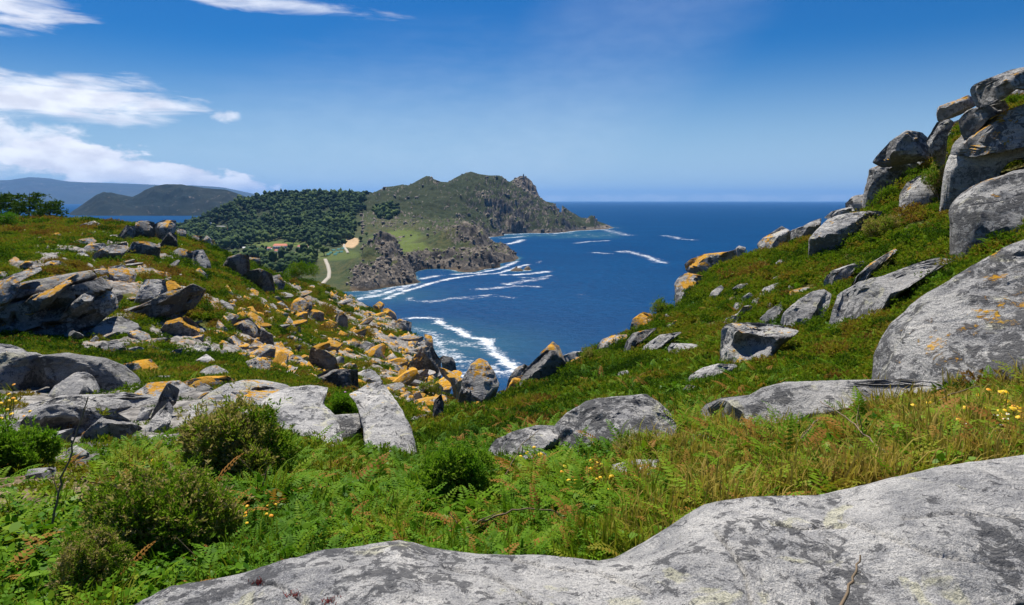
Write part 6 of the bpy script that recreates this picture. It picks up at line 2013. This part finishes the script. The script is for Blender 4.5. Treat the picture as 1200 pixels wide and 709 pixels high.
# ---- pine trees on the left crest
def pine(label, px, base_py, top_py, Y, wpx, seed, lean=0.0, group='pine trees on the left crest', n=460):
    rg = np.random.default_rng(seed)
    b = at(px, base_py, Y)
    b[2] = min(b[2], float(H(b[0], b[1])) + 0.0)
    k = Y / FPX
    hgt = at(px, top_py, Y)[2] - b[2]
    W = wpx * k
    root = empty('pine_tree', b)
    tag(root, label, 'tree', group)
    m = MB()
    tp = [np.array([lean * hgt * s + 0.1 * math.sin(5 * s + seed), 0.05 * math.sin(4 * s), hgt * 0.92 * s]) for s in np.linspace(0, 1, 7)]
    m.add(*tube(tp, np.linspace(0.16, 0.03, 7), 7))
    limbs = []
    for i in range(9):
        s = 0.35 + 0.6 * i / 9
        a = i * 2.4 + rg.normal(0, 0.3)
        c = tp[0] + (tp[-1] - tp[0]) * s
        L = W * 0.5 * (1.15 - 0.75 * s) * rg.uniform(0.8, 1.25)
        e = c + np.array([math.cos(a) * L, math.sin(a) * L, 0.22 * L])
        limbs.append((c, e))
    m.build('trunk', BARK_M, root, smooth=True)
    for c, e in limbs:
        MB().add(*tube([c, (c + e) / 2 + np.array([0, 0, -0.05 * W]), e], [0.07, 0.05, 0.02], 5)).build('limb', BARK_M, root)
    pb = PB()
    for i in range(n):
        c, e = limbs[i % len(limbs)]
        s = rg.uniform(0.45, 1.08)
        q = c + (e - c) * s + rg.normal(0, 1, 3) * np.array([0.10, 0.10, 0.035]) * W
        tt = np.clip(0.45 + rg.normal(0, 0.2) + 0.2 * (q[2] / hgt - 0.6), 0, 1)
        for j in range(9):
            d = unit(np.array([rg.normal(0, 0.8), rg.normal(0, 0.8), rg.normal(0.5, 0.5)]))
            v, f = tri_card(q, d, unit(np.cross(d, rg.normal(size=3))), 0.34 * rg.uniform(0.6, 1.2), 0.05)
            pb.add(v, f, tt)
    a_ = np.array(pb.a)
    mesh_np('crown', np.array(pb.v), np.array(pb.f), PINE_M, parent=root, smooth=False, attrs={'tint': a_, 'leaf': RNG.uniform(0.3, 0.7, len(a_))})


pine('pine tree half cut off by the left edge', 2, 258, 224, 103, 36, 1)
pine('pine tree with the densest crown on the left crest', 16, 258, 222, 106, 36, 2)
pine('pine tree leaning right in the middle of the crest group', 34, 258, 222, 100, 38, 3, 0.08)
pine('low spreading pine on the right of the crest group', 54, 259, 233, 97, 40, 4, 0.22)

# ------------------------------------------------------------------ woods, trees and houses on the island
def crown_mesh(rg, lumps, s, flat):
    V, F = ico(1)
    vs, fs = [], []
    for k in range(lumps):
        q = V * (1 + 0.32 * rg.normal(size=(len(V), 1))) * s * rg.uniform(0.45, 0.8) * np.array([1, 1, flat])
        q = q + np.array([rg.normal(0, 0.38) * s, rg.normal(0, 0.38) * s, s * flat * rg.uniform(0.5, 1.1)])
        fs.append(F + len(V) * k)
        vs.append(q)
    return np.concatenate(vs), np.concatenate(fs)


def wood_material():
    m, nt = new_mat('wood_foliage')
    t = nt.attr('tint').outputs['Fac']
    g = nt.n('ShaderNodeTexCoord').outputs['Object']
    n = nt.noise(g, 0.35, 4, 0.7)
    r = nt.n('ShaderNodeValToRGB', Fac=nt.math('ADD', t, nt.math('MULTIPLY', nt.math('SUBTRACT', n, 0.5), 0.5), clamp=True))
    e = r.color_ramp.elements
    e.new(0.5)
    for i, c in enumerate(((0.024, 0.048, 0.021), (0.050, 0.085, 0.030), (0.105, 0.145, 0.042))):
        e[i].position = i / 2
        e[i].color = (*c, 1)
    nt.t.links.new(bsdf(nt, r.outputs[0], 0.9, n, 0.8, 1.5, 0.05).outputs[0], nt.out.inputs[0])
    return m


WOODMASK = wood
WOOD_M = wood_material()
grove = blob(453, 256, 13, 7, 0.25) * (FRR > 1500) * (FRR < 2000)


def wood(name, label, mask, n, s0, s1, seed):
    rg = np.random.default_rng(seed)
    ii, jj = np.nonzero(mask > 0.4)
    wgt = FRR[ii, jj] ** 1.2
    pick = rg.choice(len(ii), n, p=wgt / wgt.sum())
    vs, fs, ts, b = [], [], [], 0
    for k in pick:
        i, j = ii[k], jj[k]
        s = rg.uniform(s0, s1)
        v, f = crown_mesh(rg, 2, s, rg.uniform(0.6, 1.5))
        v = v + np.array([FX[i, j] + rg.normal(0, 2), FY[i, j] + rg.normal(0, 3), FZ[i, j] + s * 0.35])
        vs.append(v)
        fs.append(f + b)
        b += len(v)
        ts.append(np.full(len(v), np.clip(0.40 + rg.normal(0, 0.17) + 0.9 * patch[i, j], 0, 1)))
    o = mesh_np(name, np.concatenate(vs), np.concatenate(fs), WOOD_M, smooth=False, attrs={'tint': np.concatenate(ts)})
    return tag(o, label, kind='stuff')


wood('forest', 'dark pine and eucalyptus wood covering the low hill behind the village', WOODMASK, 8200, 2.6, 8.5, 1)
wood('grove', 'dark grove of trees at the foot of the mountain', grove, 170, 4.5, 8.0, 2)

_tv = [crown_mesh(np.random.default_rng(50 + k), 4, 1.0, 1.05) for k in range(3)]
_tm = [mesh_np('crown', v * np.array([1, 1, 1.0]), f, WOOD_M, smooth=False, attrs={'tint': np.full(len(v), t)}, link=False).data for (v, f), t in zip(_tv, (0.45, 0.75, 0.95))]
_tr = MB().add(*tube([[0, 0, -0.8], [0.03, 0, 0.3], [0, 0.03, 1.0]], [0.10, 0.08, 0.04], 6)).build('trunk', BARK_M, link=False).data
TREES = [(268, 284, 6), (280, 287, 6), (292, 283, 5), (304, 285, 6), (309, 284, 5), (315, 283, 6), (322, 282, 5), (344, 286, 6), (350, 283, 6), (364, 292, 7), (372, 296, 7), (364, 299, 6), (380, 300, 6), (340, 296, 6), (310, 297, 6), (298, 297, 6),
         (388, 288, 6), (352, 302, 7), (334, 303, 7), (368, 306, 7), (345, 308, 6), (320, 304, 6), (356, 310, 6), (290, 299, 6), (423, 283, 4), (430, 277, 4), (376, 285, 6), (264, 274, 7), (248, 272, 7), (240, 268, 7), (272, 260, 6), (398, 283, 6)]
NTH = ['first', 'second', 'third', 'fourth', 'fifth', 'sixth', 'seventh', 'eighth', 'ninth', 'tenth', 'eleventh', 'twelfth', 'thirteenth', 'fourteenth', 'fifteenth', 'sixteenth']
TREES.sort()
_cnt = {}
for i, (x, y, s) in enumerate(TREES):
    p = castf(x, y)
    r = empty('island_tree', p + np.array([0, 0, s * 0.8]))
    light = 304 <= x <= 330 and y < 286
    v = 2 if light else i % 2
    where = 'pale green round trees on the village edge' if light else 'dark round trees between the village and the near hillside' if y > 290 else 'dark trees at the front of the pine wood'
    _cnt[where] = _cnt.get(where, 0) + 1
    tag(r, '%s from the left of the %s' % (NTH[_cnt[where] - 1], where), 'tree', 'single trees around the island village')
    for nm, me in (('crown', _tm[v]), ('trunk', _tr)):
        o = bpy.data.objects.new(nm, me)
        COL.objects.link(o)
        o.parent = r
    r.scale = (s * RNG.uniform(0.85, 1.15),) * 2 + (s * RNG.uniform(0.85, 1.2),)
    r.rotation_euler[2] = RNG.uniform(0, 6)

WALLW, WALLG = flat_mat('white_render', (0.72, 0.70, 0.66)), flat_mat('grey_stone_wall', (0.32, 0.30, 0.28))
TILE_M, TILE2_M, SLATE_M, PANE_M = flat_mat('red_tiles', (0.48, 0.16, 0.09)), flat_mat('dull_red_tiles', (0.36, 0.11, 0.08)), flat_mat('grey_roof', (0.20, 0.20, 0.21)), flat_mat('window_pane', (0.03, 0.035, 0.045), 0.2)
TENT_M, TENTW_M = flat_mat('teal_canvas', (0.02, 0.13, 0.115)), flat_mat('white_canvas', (0.6, 0.62, 0.6))


def house(label, px, py, W, D, h, roof_h, wall, roof, rz=0.1, group='houses on the island', nwin=3):
    p = castf(px, py)
    r = empty('house', p)
    tag(r, label, 'house', group)
    r.rotation_euler[2] = rz
    MB().box((0, 0, h / 2 - 1), (W, D, h + 2)).build('wall', wall, r)
    e = 0.5
    v = [(-W / 2 - e, -D / 2 - e, h), (W / 2 + e, -D / 2 - e, h), (W / 2 + e, D / 2 + e, h), (-W / 2 - e, D / 2 + e, h), (-W / 2 - e + D * 0.2, 0, h + roof_h), (W / 2 + e - D * 0.2, 0, h + roof_h)]
    m = MB()
    m.add(v, [[0, 1, 5, 4], [2, 3, 4, 5]])
    m.add(v, [[1, 2, 5], [3, 0, 4]])
    m.add(v, [[3, 2, 1, 0]])
    rf = m.build('roof', roof, r)
    MB().box((W * 0.25, 0.6, h + roof_h * 0.9), (1.0, 1.0, 2.0)).build('chimney', wall, rf)
    for i in range(nwin):
        x = -W / 2 + W * (i + 0.5) / nwin
        MB().box((x, -D / 2 - 0.02, h * 0.55), (min(1.6, W / nwin * 0.4), 0.12, 1.5)).build('window', PANE_M, r)
    MB().box((W * 0.08, -D / 2 - 0.02, 1.1), (1.1, 0.14, 2.2)).build('door', TWIG_M, r)
    return r


house('long white house with a red tiled roof in the middle of the village', 329, 291, 27, 11, 5.0, 4.0, WALLW, TILE_M, 0.05, nwin=6)
house('low red roofed house in front of the long white house', 327, 296, 15, 9, 3.4, 3.0, WALLW, TILE2_M, 0.2)
house('small red roofed house left of the long white house', 315, 293, 10, 8, 3.5, 2.6, WALLW, TILE2_M, -0.1, nwin=2)
house('red roofed house at the right end of the village', 355, 291, 20, 9, 3.6, 3.2, WALLW, TILE2_M, 0.1, nwin=4)
house('grey flat looking house on the wooded slope to the left', 259, 268, 20, 12, 5.5, 1.6, WALLG, SLATE_M, 0.1, nwin=4)
house('small grey house at the left of the slope group', 249, 269, 11, 9, 5.0, 2.5, WALLG, SLATE_M, 0.3, nwin=2)
house('pink roofed house at the right of the slope group', 267, 270, 15, 10, 3.6, 3.0, WALLW, TILE_M, -0.1)
house('white gabled hut above the slope group', 246, 264, 7, 7, 5.0, 5.5, WALLW, WALLW, 0.6, nwin=1)


def tent(px, py, mat, label, group, s=1.0):
    p = castf(px, py)
    r = empty('tent', p)
    tag(r, label, 'tent', group)
    v = np.array([(-2.2, -1.8, 0), (2.2, -1.8, 0), (2.2, 1.8, 0), (-2.2, 1.8, 0), (-2.0, 0, 2.3), (2.0, 0, 2.3)]) * s
    m = MB()
    m.add(v, [[0, 1, 5, 4], [2, 3, 4, 5]])
    m.add(v, [[1, 2, 5], [3, 0, 4]])
    m.build('canvas', mat, r)
    MB().box((0, -1.9 * s, 0.12), (0.9 * s, 0.1, 0.24)).build('entrance', PANE_M, r)
    r.rotation_euler[2] = RNG.uniform(-0.6, 0.6)


for i, x in enumerate(range(286, 304, 3)):
    tent(x, 291 + (i % 2) * 1.5, TENT_M if i % 3 else TENTW_M, '%s tent, %s from the left on the campsite beside the village' % ('teal' if i % 3 else 'white', NTH[i]), 'tents on the campsite left of the village', 1.3)
for i, (x, y) in enumerate(((385, 299), (388, 297), (391, 294), (393, 299), (395.5, 297), (397, 293), (400, 296), (402, 292))):
    tent(x, y, TENT_M, 'teal tent, %s from the left beside the sandy clearing' % NTH[i], 'teal tents beside the sandy clearing', 1.25)


def path(pts, wm, name='path'):
    P = np.array([castf(*p)[:2] for p in pts])
    u = np.linspace(0, 1, 40)
    ui = np.linspace(0, 1, len(P))
    Q = np.stack([np.interp(u, ui, P[:, 0]), np.interp(u, ui, P[:, 1])], -1)
    d = np.gradient(Q, axis=0)
    d /= np.linalg.norm(d, axis=1)[:, None]
    nrm = np.stack([-d[:, 1], d[:, 0]], -1)
    L, R = Q + nrm * wm / 2, Q - nrm * wm / 2
    zl, zr = HF(L[:, 0], L[:, 1]), HF(R[:, 0], R[:, 1])
    z = np.maximum(zl, zr)
    z = np.convolve(np.pad(z, 2, mode='edge'), np.ones(5) / 5, 'valid') + 0.9
    V = np.concatenate([np.column_stack([L, z]), np.column_stack([R, z]), np.column_stack([L, z - 3]), np.column_stack([R, z - 3])])
    n = 40
    F = []
    for i in range(n - 1):
        F += [[i, i + 1, n + i + 1, n + i], [2 * n + i, 2 * n + i + 1, i + 1, i], [n + i, n + i + 1, 3 * n + i + 1, 3 * n + i]]
    o = mesh_np(name, V, np.array(F), SAND_M, smooth=False)
    tag(o, 'pale sandy track on the island', kind='structure')


SAND_M = flat_mat('pale_track', (0.40, 0.36, 0.29))
path([(378, 333), (385, 326), (386, 319), (384, 311), (381, 304)], 4.6)
path([(408, 297), (406, 293), (403, 289), (404, 285)], 3.4)

# watch tower on the highest rock
tp = castf(613.5, 207.5)
r = empty('watch_tower', tp)
tag(r, 'tiny lighthouse tower on the last peak of the mountain', 'tower')
MB().add(*tube([[0, 0, -4], [0, 0, 7.5]], [3.0, 2.4], 12)).build('shaft', WALLG, r)
MB().add(*tube([[0, 0, 7.5], [0, 0, 8.1]], [3.2, 3.2], 12)).build('gallery', WALLG, r)
MB().add(*tube([[0, 0, 8.1], [0, 0, 10.2], [0, 0, 11.6]], [1.6, 1.6, 0.1], 10)).build('lantern', SLATE_M, r)


# boulders over the headlands and the mountain
def boulder_field():
    rg = np.random.default_rng(77)
    ii, jj = np.nonzero((rockm > 0.35) & (fpx > 405) & (FZ > -96) & (FRR < 2500))
    wgt = 1.0 / FRR[ii, jj] ** 0.3
    pick = rg.choice(len(ii), 1000, p=wgt / wgt.sum())
    V, F = ico(1)
    vs, fs = [], []
    for n, k in enumerate(pick):
        i, j = ii[k], jj[k]
        s = rg.uniform(1.0, 3.2) * (1.0 if FRR[i, j] < 1500 else 1.9)
        q = V * (1 + 0.28 * rg.normal(size=(len(V), 1))) * s * rg.uniform(0.6, 1.3, 3)
        vs.append(q + np.array([FX[i, j] + rg.normal(0, 2), FY[i, j] + rg.normal(0, 2), FZ[i, j]]))
        fs.append(F + len(V) * n)
    o = mesh_np('boulder_field', np.concatenate(vs), np.concatenate(fs), ISLROCK, smooth=False)
    tag(o, 'rocks and crags scattered over the headlands and mountain', kind='stuff')


def isl_rock():
    m, nt = new_mat('island_rock')
    g = nt.n('ShaderNodeTexCoord').outputs['Object']
    n = nt.noise(g, 0.12, 5, 0.7)
    c = nt.mix(nt.ramp(n, 0.35, 0.65), (0.085, 0.075, 0.066), (0.30, 0.255, 0.205))
    nt.t.links.new(bsdf(nt, c, 0.95, n, 0.6, 1.0, 0.1).outputs[0], nt.out.inputs[0])
    return m


ISLROCK = isl_rock()
boulder_field()


# ------------------------------------------------------------------ the air
def haze():
    m = bpy.data.materials.new('sea_air')
    m.use_nodes = True
    nt = NT(m.node_tree)
    out = nt.n('ShaderNodeOutputMaterial')
    v = nt.n('ShaderNodeVolumePrincipled', Color=(0.22, 0.50, 1.0), Density=HAZE_DENSITY, Anisotropy=0.2)
    nt.t.links.new(v.outputs[0], out.inputs['Volume'])
    b = MB().box((0, 0, (-118 + 860) / 2), (125000, 125000, 860 + 118))
    o = b.build('haze', m)
    tag(o, 'thin blue sea haze', kind='stuff')


HAZE_DENSITY = 2.6e-5
haze()
